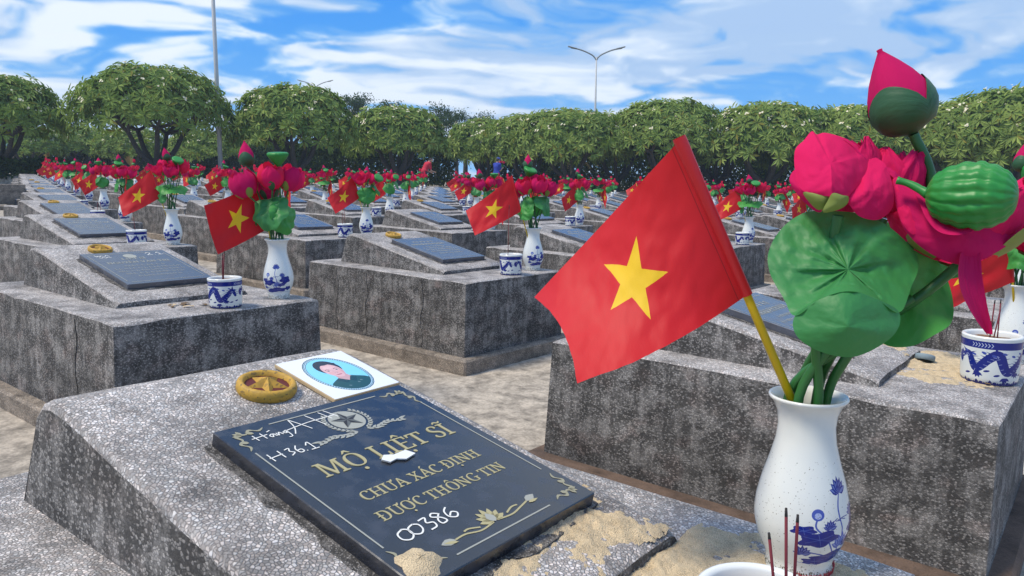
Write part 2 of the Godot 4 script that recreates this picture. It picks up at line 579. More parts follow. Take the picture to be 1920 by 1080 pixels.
func flag_paint() -> StandardMaterial3D:
	var p := Pic.new(768, 512, Color(0.80, 0.02, 0.09))
	var star := []
	for k in 10:
		var r := 0.30 if k % 2 == 0 else 0.115
		var t := TAU * k / 10.0 - PI / 2
		star.append(Vector2(0.5 + cos(t) * r / 1.5, 0.5 + sin(t) * r))
	p.poly(star, Color(0.93, 0.76, 0.08))
	var m := mat(Color(1, 1, 1), 0.6)
	m.albedo_texture = p.out()
	m.backlight_enabled = true
	m.backlight = Color(0.62, 0.62, 0.62)
	m.rim_enabled = true; m.rim = 0.25
	var weave := noise_img(256, 0.3, FastNoiseLite.TYPE_SIMPLEX_SMOOTH, 81, 2)
	m.heightmap_enabled = true; m.heightmap_texture = tex1(weave, 256, 256); m.heightmap_scale = 0.015
	return m

func petal_pts(cx: float, cy: float, ang: float, l: float, wd: float, asp: float) -> Array:
	var out := []
	for s in [[0.0, 0.0], [0.3, 1.0], [0.62, 0.9], [1.0, 0.0], [0.62, -0.9], [0.3, -1.0]]:
		var e := Vector2(s[0] * l, s[1] * wd * 0.5).rotated(ang)
		out.append(Vector2(cx + e.x / asp, cy + e.y))
	return out

func drawn_lotus(p: Pic, cx: float, cy: float, r: float, asp: float, ink: Color, pale: Color):
	for k in 7:
		var a := -PI / 2 + (k - 3) * 0.42
		p.poly(petal_pts(cx, cy, a, r * (1.0 - 0.05 * absi(k - 3)), r * 0.42, asp), ink)
		p.poly(petal_pts(cx, cy, a, r * 0.8, r * 0.2, asp), pale, 0.6)

func drawn_leaf(p: Pic, cx: float, cy: float, rx: float, ry: float, ink: Color, turn := 0.0):
	var pts := []
	for k in 36:
		var t := TAU * k / 36.0
		var wv := 1.0 + 0.16 * sin(t * 5.0 + cx * 20.0)
		pts.append(Vector2(cx + cos(t + turn) * rx * wv, cy + sin(t) * ry * wv))
	p.poly(pts, ink)
	for k in 6:
		var t := TAU * k / 6.0 + 0.4
		p.line([Vector2(cx, cy), Vector2(cx + cos(t) * rx * 0.85, cy + sin(t) * ry * 0.85)], 1.2, Color(0.45, 0.52, 0.75))

func vase_paint() -> StandardMaterial3D:
	var W := 1024
	var H := 768
	var p := Pic.new(W, H, Color(0.86, 0.875, 0.86))
	var ink := Color(0.06, 0.13, 0.50)
	var mid := Color(0.25, 0.33, 0.66)
	var pale := Color(0.62, 0.68, 0.84)
	var asp := 1.5
	# the lotus pond is painted on one side, about the middle of the picture; v 0.45..0.93 is the belly
	var o := 0.5
	var y0 := -0.05
	for s in [[[0.0, 0.88], [0.015, 0.72], [-0.005, 0.60], [0.01, 0.50]], [[0.0, 0.86], [-0.05, 0.74], [-0.09, 0.68], [-0.085, 0.63]], [[0.01, 0.86], [0.06, 0.80], [0.10, 0.72]], [[0.0, 0.88], [-0.06, 0.84], [-0.12, 0.82]], [[0.02, 0.88], [0.10, 0.86], [0.15, 0.82]]]:
		var c := []
		for q in s: c.append(Vector2(o + q[0], q[1] + y0))
		p.line(curve2(c, 6), 6.0, mid)
	drawn_lotus(p, o + 0.01, 0.515 + y0, 0.085, asp, ink, pale)
	p.oval(o - 0.085, 0.615 + y0, 0.022, 0.030, mid)
	p.oval(o - 0.085, 0.620 + y0, 0.012, 0.016, pale)
	drawn_leaf(p, o - 0.075, 0.745 + y0, 0.070, 0.045, ink, 0.3)
	drawn_leaf(p, o + 0.105, 0.700 + y0, 0.055, 0.060, ink, 0.0)
	drawn_lotus(p, o - 0.13, 0.845 + y0, 0.062, asp, ink, pale)
	drawn_lotus(p, o + 0.02, 0.80 + y0, 0.085, asp, mid, pale)
	drawn_leaf(p, o + 0.02, 0.865 + y0, 0.11, 0.040, ink, 0.1)
	drawn_leaf(p, o - 0.075, 0.890 + y0, 0.055, 0.024, ink)
	drawn_leaf(p, o + 0.07, 0.775 + y0, 0.045, 0.030, ink, 0.5)
	drawn_lotus(p, o + 0.075, 0.640 + y0, 0.060, asp, ink, pale)
	drawn_lotus(p, o - 0.04, 0.690 + y0, 0.050, asp, ink, pale)
	drawn_leaf(p, o - 0.13, 0.700 + y0, 0.040, 0.026, ink, 0.2)
	drawn_leaf(p, o + 0.15, 0.845 + y0, 0.040, 0.035, ink)
	for k in 9:
		var x := o - 0.15 + k * 0.04
		p.line([Vector2(x, 0.855 + 0.006 * (k % 3)), Vector2(x + 0.05, 0.855 + 0.006 * ((k + 1) % 3))], 2.0, mid)
	for k in 5:
		p.line([Vector2(o - 0.03 + k * 0.012, 0.605 - k * 0.004), Vector2(o - 0.012 + k * 0.014, 0.590 + 0.012 * (k % 2))], 3.0, ink)
	# the printed line round the foot reads only as small red writing from afar
	var r2 := RandomNumberGenerator.new(); r2.seed = 4
	# dust specks and earth splashed round the foot
	for k in 900:
		var x := r2.randf()
		var y := 0.30 + 0.62 * r2.randf()
		p.oval(x, y, r2.randf_range(0.0006, 0.0020), r2.randf_range(0.0008, 0.0028), Color(0.27, 0.25, 0.21), 0.0, r2.randf_range(0.2, 0.9))
	for k in 900:
		var x := r2.randf()
		var y := 0.945 + 0.03 * r2.randfn() * 0.6
		p.oval(x, y, r2.randf_range(0.001, 0.004), r2.randf_range(0.002, 0.006), Color(0.20, 0.19, 0.14), 0.0, r2.randf_range(0.3, 0.9))
	var m := mat(Color(1, 1, 1), 0.13)
	m.albedo_texture = p.out()
	m.uv1_scale = Vector3(1, 1, 1)
	return m

func bowl_paint() -> StandardMaterial3D:
	var p := Pic.new(1024, 320, Color(0.84, 0.86, 0.85))
	var ink := Color(0.07, 0.14, 0.48)
	var mid := Color(0.22, 0.30, 0.62)
	var pale := Color(0.75, 0.79, 0.87)
	p.poly([Vector2(0, 0.06), Vector2(1, 0.06), Vector2(1, 0.21), Vector2(0, 0.21)], ink)
	for k in 3:
		for q in 7:
			var x := 0.17 + k / 3.0 + (q - 3) * 0.017
			p.line([Vector2(x - 0.005, 0.10), Vector2(x + 0.004, 0.135), Vector2(x - 0.005, 0.175)], 4.0, pale)
	for side in 2:
		# a dragon: a rolling body with fins, claws, a maned head
		var o := 0.04 + side * 0.5
		var body := curve2([Vector2(o, 0.42), Vector2(o + 0.05, 0.34), Vector2(o + 0.10, 0.62), Vector2(o + 0.17, 0.40), Vector2(o + 0.22, 0.33), Vector2(o + 0.27, 0.66), Vector2(o + 0.34, 0.52), Vector2(o + 0.385, 0.36), Vector2(o + 0.42, 0.52)], 8)
		for i in body.size() - 1:
			var t := float(i) / body.size()
			p.line([body[i], body[i + 1]], 44.0 * (0.55 + 0.75 * sin(t * PI)), ink)
		for i in range(2, body.size() - 2, 2):
			var d: Vector2 = (body[i + 1] - body[i - 1]).normalized()
			var nn := Vector2(d.y * 0.34, -d.x)
			p.poly([body[i] + nn * 0.05 - d * 0.01, body[i] + nn * 0.16, body[i] + nn * 0.05 + d * 0.012], ink)
			p.line([body[i] - nn * 0.02, body[i] - nn * 0.07 + d * 0.006], 2.0, pale)
		for k in 9:
			var a := PI + (k - 4) * 0.35
			p.poly(petal_pts(o, 0.42, a, 0.15, 0.06, 3.2), ink)
		p.oval(o + 0.006, 0.40, 0.006, 0.016, pale)
		for leg in [[0.11, 0.70], [0.26, 0.78], [0.33, 0.68]]:
			for k in 4:
				p.poly(petal_pts(o + leg[0], leg[1], 0.6 + k * 0.6, 0.12, 0.05, 3.2), ink)
		for k in 8:
			var x := o + 0.03 + k * 0.055
			p.oval(x, 0.29 + 0.05 * (k % 2), 0.014, 0.022, mid, 0.3)
			p.oval(x + 0.02, 0.74 - 0.04 * (k % 3), 0.017, 0.022, ink, -0.2)
	for k in 40:
		var x := k / 40.0
		p.poly([Vector2(x - 0.016, 0.955), Vector2(x - 0.012, 0.885), Vector2(x - 0.003, 0.84 + 0.035 * (k % 3)), Vector2(x + 0.008, 0.885), Vector2(x + 0.014, 0.955)], ink)
	p.poly([Vector2(0, 0.975), Vector2(1, 0.975), Vector2(1, 1), Vector2(0, 1)], Color(0.84, 0.86, 0.85))
	var m := mat(Color(1, 1, 1), 0.15)
	m.albedo_texture = p.out()
	return m

# ---------------------------------------------------------------- graves
# own axes of a grave: x across (to the reader's right), y up from the ground, z towards the foot; the foot of the plinth is z = 0
const W2 := 0.53
const LONG := 1.58
const SLOPE := 0.2

func bed_height(z: float) -> float:
	# height of the sloping bed above the plinth
	if z > -1.20: return 0.03 + SLOPE * (-0.37 - z)
	var t := clampf((-1.20 - z) / 0.14, 0, 1)
	return 0.196 + 0.018 * (1.0 - (1.0 - t) * (1.0 - t))

func plinth_mesh(seed_: int) -> ArrayMesh:
	var r := RandomNumberGenerator.new(); r.seed = seed_
	var ring := []
	var nx := 10
	var nz := 15
	for i in nx: ring.append(Vector2(-W2 + 2 * W2 * i / nx, 0))
	for i in nz: ring.append(Vector2(W2, -LONG * i / nz))
	for i in nx: ring.append(Vector2(W2 - 2 * W2 * i / nx, -LONG))
	for i in nz: ring.append(Vector2(-W2, -LONG + LONG * i / nz))
	var n := ring.size()
	var mid := Vector2(0, -LONG / 2)
	var lo := []; var a := []; var b := []; var c := []
	for i in n:
		var p: Vector2 = ring[i]
		var inw := Vector2(-signf(p.x) if absf(p.x) > W2 - 1e-4 else 0.0, -1.0 if p.y > -1e-4 else (1.0 if p.y < -LONG + 1e-4 else 0.0))
		var chip := 0.004 if r.randf() > 0.07 else 0.012
		var corner := i % 1 == 0 and inw.x != 0 and inw.y != 0
		if corner: chip += 0.006
		lo.append(Vector3(p.x, 0.02, p.y) - Vector3(inw.x, 0, inw.y) * 0.012)
		var w := p + inw * (chip * 0.35 if corner else 0.0) + inw * r.randf_range(0, 0.003)
		a.append(Vector3(w.x, TOP - chip - r.randf_range(0, 0.004), w.y))
		w = p + inw * (chip * 0.7 + r.randf_range(0.001, 0.004))
		b.append(Vector3(w.x, TOP - chip * 0.35, w.y))
		w = p + inw * (chip * 1.4 + 0.006)
		c.append(Vector3(w.x, TOP + r.randf_range(-0.001, 0.001), w.y))
	var s := MB.new(-1)
	for i in n:
		var j := (i + 1) % n
		s.quad(lo[i], lo[j], a[j], a[i])
	var t := MB.new(0)
	for i in n:
		var j := (i + 1) % n
		t.quad(a[i], a[j], b[j], b[i])
		t.quad(b[i], b[j], c[j], c[i])
	# the top, with a slightly uneven skin
	t.st.set_smooth_group(0)
	for i in n:
		var j := (i + 1) % n
		var ci := Vector3(c[i].x * 0.55, TOP, mid.y + (c[i].z - mid.y) * 0.7)
		var cj := Vector3(c[j].x * 0.55, TOP, mid.y + (c[j].z - mid.y) * 0.7)
		t.quad(c[i], c[j], cj, ci)
		t.tri(ci, cj, Vector3(0, TOP, mid.y))
	var mesh := s.done()
	return t.done(mesh)

func bed_mesh(seed_: int) -> ArrayMesh:
	# the sloping bed that carries the plaque: surface 0 stands, surface 1 is the top
	var r := RandomNumberGenerator.new(); r.seed = seed_
	var zs := [-1.385, -1.36, -1.32, -1.26, -1.20, -1.10, -1.0, -0.9, -0.8, -0.7, -0.6, -0.5, -0.43, -0.39, -0.372]
	var xs := [-1.0, -0.985, -0.94, -0.6, -0.2, 0.2, 0.6, 0.94, 0.985, 1.0]
	var n := xs.size()
	var g := []
	for j in zs.size():
		var z: float = zs[j]
		var h := bed_height(z)
		if j == 0: h -= 0.028
		elif j == 1: h -= 0.007
		if j == zs.size() - 1: h -= 0.008
		for i in n:
			var e := absf(xs[i])
			var drop := 0.016 if e == 1.0 else (0.005 if e > 0.98 else (0.0008 if e > 0.9 else 0.0))
			var half := 0.338 + r.randf_range(-0.0015, 0.0015)
			g.append(Vector3(xs[i] * half, TOP + h - drop + r.randf_range(-0.0012, 0.0012), z + (r.randf_range(-0.003, 0.003) if j == 0 or j == zs.size() - 1 else 0.0)))
	var t := MB.new(0)
	for j in zs.size() - 1:
		for i in n - 1:
			t.quad(g[(j + 1) * n + i], g[(j + 1) * n + i + 1], g[j * n + i + 1], g[j * n + i])
	var s := MB.new(-1)
	var last := zs.size() - 1
	for j in last:
		for sd in 2:
			var i := 0 if sd == 0 else n - 1
			var k := -1.0 if sd == 0 else 1.0
			var p: Vector3 = g[j * n + i]
			var q: Vector3 = g[(j + 1) * n + i]
			var pb := Vector3(k * 0.358, TOP - 0.01, p.z - (0.035 if j == 0 else 0.0))
			var qb := Vector3(k * 0.358, TOP - 0.01, q.z)
			if sd == 0: s.quad(pb, qb, q, p)
			else: s.quad(qb, pb, p, q)
	for i in n - 1:
		var f0: Vector3 = g[last * n + i]
		var f1: Vector3 = g[last * n + i + 1]
		s.quad(Vector3(f0.x * 1.06, TOP - 0.01, f0.z + 0.003), Vector3(f1.x * 1.06, TOP - 0.01, f1.z + 0.003), f1, f0)
		var b0: Vector3 = g[i]
		var b1: Vector3 = g[i + 1]
		s.quad(Vector3(b1.x * 1.06, TOP - 0.01, b1.z - 0.035), Vector3(b0.x * 1.06, TOP - 0.01, b0.z - 0.035), b0, b1)
	var mesh := s.done()
	return t.done(mesh)

func slope_t(x: float, z: float, up: float) -> Transform3D:
	# a frame lying on the bed: x across, z down the slope
	return Transform3D(Basis(Vector3.RIGHT, atan(SLOPE)), Vector3(x, TOP + 0.03 + SLOPE * (-0.37 - z), z)).translated_local(Vector3(0, up, 0))

func star_mesh(r: float, h: float) -> ArrayMesh:
	var m := MB.new(-1)
	var p := []
	for k in 10:
		var rr := r if k % 2 == 0 else r * 0.42
		var t := TAU * k / 10.0 + PI / 2
		p.append(Vector3(cos(t) * rr, 0, -sin(t) * rr))
	for k in 10: m.tri(p[k], p[(k + 1) % 10], Vector3(0, h, 0))
	return m.done()

func make_shapes():
	S.plinth = [plinth_mesh(1), plinth_mesh(2), plinth_mesh(3)]
	S.bed = [bed_mesh(4), bed_mesh(5)]
	var f := MB.new(-1)
	f.box(Vector3(-W2 - 0.075, -0.06, -LONG - 0.075), Vector3(W2 + 0.075, 0.0975, 0.075), 0.012)
	S.footing = f.done()
	var q := MB.new(-1)
	q.box(Vector3(-0.225, -0.012, -0.265), Vector3(0.225, 0.018, 0.265), 0.0018)
	S.plaque = q.done()
	var r := RandomNumberGenerator.new(); r.seed = 9
	var ring := []
	for k in 60:
		var t := TAU * k / 60.0
		var d := Vector2(cos(t), sin(t))
		var k2 := 1.0 / maxf(absf(d.x) / 0.240, absf(d.y) / 0.279)
		var e := d * (k2 + r.randf_range(-0.003, 0.018))
		ring.append(Vector3(e.x, 0, e.y))
	var b := MB.new(-1)
	for k in 60:
		var a: Vector3 = ring[k]
		var c: Vector3 = ring[(k + 1) % 60]
		b.quad(c + Vector3(0, -0.02, 0), a + Vector3(0, -0.02, 0), a * 0.985 + Vector3(0, 0.004, 0), c * 0.985 + Vector3(0, 0.004, 0))
		b.tri(a * 0.985 + Vector3(0, 0.004, 0), Vector3(0, 0.006, 0), c * 0.985 + Vector3(0, 0.004, 0))
	S.mortar = b.done()
	var e := MB.new(0)
	e.lathe([Vector2(0.058, -0.004), Vector2(0.062, 0.004), Vector2(0.0625, 0.012), Vector2(0.060, 0.020), Vector2(0.054, 0.024), Vector2(0.049, 0.021), Vector2(0.046, 0.013)], 28)
	S.emblem_ring = e.done()
	e = MB.new(0)
	e.lathe([Vector2(0.047, 0.0125), Vector2(0.0, 0.0135)], 28)
	S.emblem_disc = e.done()
	S.emblem_star = star_mesh(0.046, 0.019)
	# plaque line work for the other graves: a thin border
	var bd := MB.new(-1)
	for s in [[-0.19, -0.235, 0.19, -0.232], [-0.19, 0.232, 0.19, 0.235], [-0.205, -0.22, -0.202, 0.22], [0.202, -0.22, 0.205, 0.22]]:
		bd.quad(Vector3(s[0], 0.0186, s[3]), Vector3(s[2], 0.0186, s[3]), Vector3(s[2], 0.0186, s[1]), Vector3(s[0], 0.0186, s[1]))
	S.border = bd.done()
	S.lines = []
	for v in 3:
		var lr := RandomNumberGenerator.new(); lr.seed = 100 + v
		var ln := MB.new(-1)
		for row in [[-0.165, 0.10, 0.030], [-0.105, 0.165, 0.036], [-0.045, 0.09, 0.018], [-0.005, 0.15, 0.018], [0.035, 0.16, 0.018], [0.075, 0.145, 0.018], [0.125, 0.11, 0.018]]:
			var x: float = -row[1]
			while x < row[1]:
				# letters too small to read: upright and slanted ticks
				var hgt: float = row[2]
				var z: float = row[0]
				for k in 2:
					var x0 := x + k * hgt * 0.38
					ln.stroke([Vector2(x0, z - hgt * 0.5), Vector2(x0 + lr.randf_range(-0.2, 0.2) * hgt, z + hgt * 0.5)], hgt * 0.16, 0.0187)
				ln.stroke([Vector2(x, z + lr.randf_range(-0.4, 0.4) * hgt), Vector2(x + hgt * 0.42, z + lr.randf_range(-0.4, 0.4) * hgt)], hgt * 0.13, 0.0189)
				x += hgt * lr.randf_range(0.85, 1.0)
				if lr.randf() < 0.18: x += hgt * 0.5
		S.lines.append(ln.done())
	# vase and bowl
	var v := MB.new(0)
	v.lathe([Vector2(0.050, 0.0), Vector2(0.0565, 0.001), Vector2(0.057, 0.008), Vector2(0.0535, 0.020), Vector2(0.057, 0.035), Vector2(0.070, 0.063), Vector2(0.0765, 0.090), Vector2(0.0775, 0.106), Vector2(0.075, 0.130), Vector2(0.067, 0.165), Vector2(0.0565, 0.200), Vector2(0.0485, 0.232), Vector2(0.0460, 0.258), Vector2(0.0485, 0.280), Vector2(0.056, 0.297), Vector2(0.0625, 0.304)], 40)
	S.vase = v.done()
	v = MB.new(0)
	v.lathe([Vector2(0.0625, 0.304), Vector2(0.0640, 0.3065), Vector2(0.0630, 0.3095), Vector2(0.0600, 0.3095), Vector2(0.0520, 0.298), Vector2(0.0430, 0.268), Vector2(0.044, 0.235), Vector2(0.052, 0.20), Vector2(0.06, 0.16), Vector2(0.0, 0.155)], 40)
	S.vase_lip = v.done()
	v = MB.new(0)
	v.lathe([Vector2(0.066, 0.0), Vector2(0.0735, 0.003), Vector2(0.0760, 0.020), Vector2(0.0775, 0.060), Vector2(0.0780, 0.10), Vector2(0.0795, 0.135), Vector2(0.0800, 0.1385)], 40)
	S.bowl = v.done()
	v = MB.new(0)
	v.lathe([Vector2(0.0800, 0.1385), Vector2(0.0790, 0.1420), Vector2(0.0755, 0.1435), Vector2(0.0690, 0.1420), Vector2(0.0665, 0.1380), Vector2(0.0660, 0.118)], 40)
	S.bowl_lip = v.done()
	v = MB.new(0)
	v.lathe([Vector2(0.0662, 0.124), Vector2(0.05, 0.129), Vector2(0.03, 0.127), Vector2(0.012, 0.1295), Vector2(0.0, 0.130)], 20, 0.0, 0.0, 3.0, 0.0025)
	S.ash = v.done()

var S := {}

func grave_t(u: float, v: float) -> Transform3D:
	return Transform3D(lean * Basis(axis_u(), Vector3.UP, axis_v()), fuv(u, v, -TOP))

func grave(u: float, v: float, k: int, label: String, group: String, opts := {}) -> Node3D:
	var g := thing("terrazzo_grave", label, "grave", grave_t(u, v), group)
	part(g, "footing", S.footing, M.soil if opts.get("soil", false) else M.kerb)
	part(g, "plinth", S.plinth[k % 3], [M.side, M.top])
	part(g, "sloping_bed", S.bed[k % 2], [M.side, M.top])
	var zc := -0.765 + rng.randf_range(-0.012, 0.012)
	var xc := rng.randf_range(-0.012, 0.012)
	if opts.has("plaque"):
		xc = opts.plaque.x; zc = opts.plaque.y
	part(g, "mortar_bed", S.mortar, M.mortar, slope_t(xc, zc, 0.0))
	var turn := Transform3D(Basis(Vector3.UP, rng.randf_range(-0.01, 0.01)), Vector3.ZERO)
	if opts.has("plaque"): turn = Transform3D()
	var pq := part(g, "plaque", S.plaque, M.granite if opts.has("plaque") else M.granite_dull, slope_t(xc, zc, 0.012) * turn)
	if opts.get("lines", true):
		part(pq, "border", S.border, M.silver)
		part(pq, "lettering", S.lines[k % 3], M.silver).set_meta("kind", "stuff")
	if opts.get("emblem", true):
		var ex: float = opts.get("ex", rng.randf_range(-0.09, 0.03))
		var ez: float = opts.get("ez", -1.165 + rng.randf_range(-0.015, 0.012))
		var em := part(g, "emblem", S.emblem_ring, M.mustard, slope_t(ex, ez, 0.002) * Transform3D(Basis(Vector3.UP, rng.randf_range(-0.3, 0.3)), Vector3.ZERO))
		part(em, "disc", S.emblem_disc, M.maroon)
		part(em, "star", S.emblem_star, M.mustard, Transform3D(Basis(), Vector3(0, 0.013, 0)))
	return g

func vase(p: Vector3, turn: float, label: String, group := "", size := 1.0) -> Node3D:
	var o := thing("vase", label, "vase", Transform3D(Basis(Vector3.UP, turn).scaled(Vector3.ONE * size), p), group)
	var b := part(o, "body", S.vase, M.vase)
	tag(b, "white glazed body with blue lotus painting")
	part(o, "lip", S.vase_lip, M.white)
	return o

func bowl(p: Vector3, turn: float, label: String, group := "", size := 1.0) -> Node3D:
	var o := thing("incense_bowl", label, "incense bowl", Transform3D(Basis(Vector3.UP, turn).scaled(Vector3.ONE * size), p), group)
	part(o, "body", S.bowl, M.bowl)
	part(o, "lip", S.bowl_lip, M.white)
	part(o, "ash", S.ash, M.ash)
	return o

func incense(a: Vector3, b: Vector3, label: String, group := "", r := 0.0017) -> Node3D:
	var o := thing("incense_stick", label, "incense stick", Transform3D(Basis(), a), group)
	var d := b - a
	var m := MB.new(0)
	m.tube([Vector3.ZERO, d * 0.92], [r, r], 6)
	part(o, "stick", m.done(), M.incense)
	m = MB.new(0)
	m.tube([d * 0.92, d], [r * 1.02, r * 0.8], 6)
	part(o, "burnt_tip", m.done(), M.burnt)
	return o

# ---------------------------------------------------------------- the scene
func _ready():
	rng.seed = 7
	# camera
	cam_t = Transform3D(Basis.from_euler(Vector3(-PITCH, 0, 0)) * Basis(Vector3(0, 0, 1), 0.007), Vector3(0, EYE, 0))
	lean = Basis(Vector3(0, sin(PITCH), cos(PITCH)), -(0.0313 - 0.007))
	var cam := Camera3D.new()
	cam.name = "camera"
	cam.fov = rad_to_deg(2.0 * atan(540.0 / LENS))
	cam.near = 0.05
	cam.far = 900.0
	cam.transform = cam_t
	add_child(cam)
	cam.current = true
	# sky, sun, exposure
	var env := Environment.new()
	env.background_mode = Environment.BG_SKY
	env.tonemap_mode = Environment.TONE_MAPPER_LINEAR
	env.tonemap_exposure = 1.28
	env.fog_enabled = true
	env.fog_density = 0.0010
	env.fog_light_color = Color(0.80, 0.87, 0.95)
	env.sdfgi_enabled = true
	env.ssao_enabled = true
	env.ssil_enabled = true
	var pan := PanoramaSkyMaterial.new()
	pan.panorama = make_sky()
	pan.energy_multiplier = 0.95
	env.sky = Sky.new()
	env.sky.sky_material = pan
	var we := WorldEnvironment.new()
	we.name = "world_environment"
	we.environment = env
	add_child(we)
	var sun := DirectionalLight3D.new()
	sun.name = "sun"
	sun.light_color = Color(1.0, 0.95, 0.86)
	sun.light_energy = 0.95
	sun.light_angular_distance = 16.0
	sun.shadow_enabled = true
	add_child(sun)
	sun.look_at_from_position(Vector3(-6, 11, 2.5), Vector3.ZERO)
	print("sky ", Time.get_ticks_msec())
	make_materials()
	print("materials ", Time.get_ticks_msec())
	make_shapes()
	make_lotus_shapes()
	print("shapes ", Time.get_ticks_msec())
	build_ground()
	build_graves()
	print("graves ", Time.get_ticks_msec())
	build_litter()
	build_back()
	print("trees ", Time.get_ticks_msec())
	build_people()
	print("people ", Time.get_ticks_msec())

func build_ground():
	var m := MB.new(0)
	var o := 260.0
	m.quad(Vector3(-o, 0, o), Vector3(o, 0, o), Vector3(o, 0, -o), Vector3(-o, 0, -o))
	var g := part(self, "ground", m.done(), M.path, Transform3D(lean, fw(0, -TOP, 0)))
	tag(g, "worn sandy cement paving between the graves", "ground", "", "structure")


# ---------------------------------------------------------------- paper lotus
func petal_pt(s: float, t: float, R: float, H: float, op: float, wide: float, curl: float) -> Vector3:
	# a point of a petal that belongs to a bloom of radius R and height H; op opens it from bud (0) to bowl (1)
	var shut := 0.24 + 0.80 * sin(PI * pow(0.08 + 0.72 * s, 0.85))
	var bowl_ := 0.26 + 1.02 * pow(s, 0.8)
	var r := R * lerpf(shut, bowl_, op)
	var y := H * (s - op * 0.10 * s * s)
	var a := wide * pow(maxf(sin(PI * (0.10 + 0.875 * pow(s, 1.12))), 0.0), 0.65)
	a *= lerpf(1.0, 0.55, op * s)
	var f := t * a
	r *= 1.0 + 0.05 * (1.0 - t * t) - 0.03 * op * t * t
	y += curl * s * s * t * t * H
	return Vector3(sin(f) * r, y, cos(f) * r)

func petal_mesh(R: float, H: float, op: float, wide: float, seed_: int, rows := 11, cols := 9) -> ArrayMesh:
	var n := FastNoiseLite.new(); n.seed = seed_; n.frequency = 1.0
	var g := []
	for j in rows:
		var s := float(j) / (rows - 1)
		for i in cols:
			var t := 2.0 * i / (cols - 1) - 1.0
			var p := petal_pt(s, t, R, H, op, wide, 0.04)
			var out := Vector3(p.x, 0, p.z).normalized()
			var amp := R * 0.10 * (0.3 + s)
			p += out * (n.get_noise_2d(t * 2.4 + seed_, s * 1.1) + 0.5 * n.get_noise_2d(t * 7.0, s * 2.0 + 9.0)) * amp
			p.y += n.get_noise_2d(t * 4.0 + 3.0, s * 2.0 + seed_) * H * 0.06 * s
			g.append(p)
	var m := MB.new(0)
	m.grid(g, cols)
	return m.done()

func petal_into(m: MB, t: Transform3D, R: float, H: float, op: float, wide: float):
	var g := []
	for j in 5:
		for i in 4:
			g.append(t * petal_pt(j / 4.0, 2.0 * i / 3.0 - 1.0, R, H, op, wide, 0.04))
	m.grid(g, 4)

func sepal_mesh(R: float, H: float) -> ArrayMesh:
	var g := []
	for j in 6:
		var s := j / 5.0
		for i in 7:
			var t := 2.0 * i / 6.0 - 1.0
			var p := petal_pt(s * 0.42, t * pow(maxf(1.0 - s, 0.0), 0.6), R * 1.05, H, 0.1, 0.62, 0.0)
			p.y -= H * 0.03
			g.append(p)
	var m := MB.new(0)
	m.grid(g, 7)
	return m.done()

func flower_node(parent: Node3D, t: Transform3D) -> Node3D:
	var f := Node3D.new()
	f.name = "lotus_flower"
	f.transform = t
	parent.add_child(f, true)
	return f

func make_lotus_shapes():
	S.petals = {}
	for op in [0.0, 0.3, 0.85]:
		S.petals[op] = [petal_mesh(1, 2.0, op, 0.95, 3), petal_mesh(1, 2.0, op, 0.9, 8), petal_mesh(0.82, 1.95, op * 0.6, 1.0, 5)]
	S.sepals = sepal_mesh(1.0, 2.0)
	S.bloom_far = []
	for op in [0.0, 0.4, 0.8]:
		var m := MB.new(0)
		for k in 6: petal_into(m, Transform3D(Basis(Vector3.UP, TAU * k / 6.0), Vector3.ZERO), 1.0 - 0.08 * (k % 2), 2.0, op, 0.85)
		S.bloom_far.append(m.done())
	var prof := [Vector2(0.003, 0.0), Vector2(0.020, 0.004), Vector2(0.034, 0.016), Vector2(0.042, 0.036), Vector2(0.0425, 0.052), Vector2(0.038, 0.072), Vector2(0.029, 0.094), Vector2(0.018, 0.114), Vector2(0.008, 0.130), Vector2(0.0035, 0.137), Vector2(0.004, 0.141), Vector2(0.0, 0.142)]
	var b := MB.new(0)
	b.lathe(prof.slice(3), 22, 5.0, 0.05)
	S.bud = b.done()
	b = MB.new(0)
	var g := []
	var around := 36
	for j in 7:
		var s := j / 6.0
		for k in around:
			var t := TAU * k / around
			var lobe := absf(sin(t * 1.5))
			var y := s * (0.042 + 0.040 * pow(lobe, 0.75))
			var r := 0.0
			for q in prof.size() - 1:
				if y >= prof[q].y and y <= prof[q + 1].y:
					r = lerpf(prof[q].x, prof[q + 1].x, (y - prof[q].y) / (prof[q + 1].y - prof[q].y))
			g.append(Vector3(cos(t) * (r * 1.03 + 0.0012), y - 0.0012, -sin(t) * (r * 1.03 + 0.0012)))
	b.grid(g, around, true, true)
	S.calyx = b.done()
	b = MB.new(0)
	b.lathe([Vector2(0.005, 0.0), Vector2(0.010, 0.006), Vector2(0.022, 0.020), Vector2(0.036, 0.038), Vector2(0.043, 0.050), Vector2(0.0435, 0.057), Vector2(0.038, 0.062), Vector2(0.020, 0.063), Vector2(0.0, 0.062)], 48, 20.0, 0.10)
	S.pod = b.done()
	S.leaves = [leaf_mesh(1), leaf_mesh(2), leaf_mesh(3)]
	S.leaves_far = [leaf_mesh(1, 4, 12), leaf_mesh(2, 4, 12)]

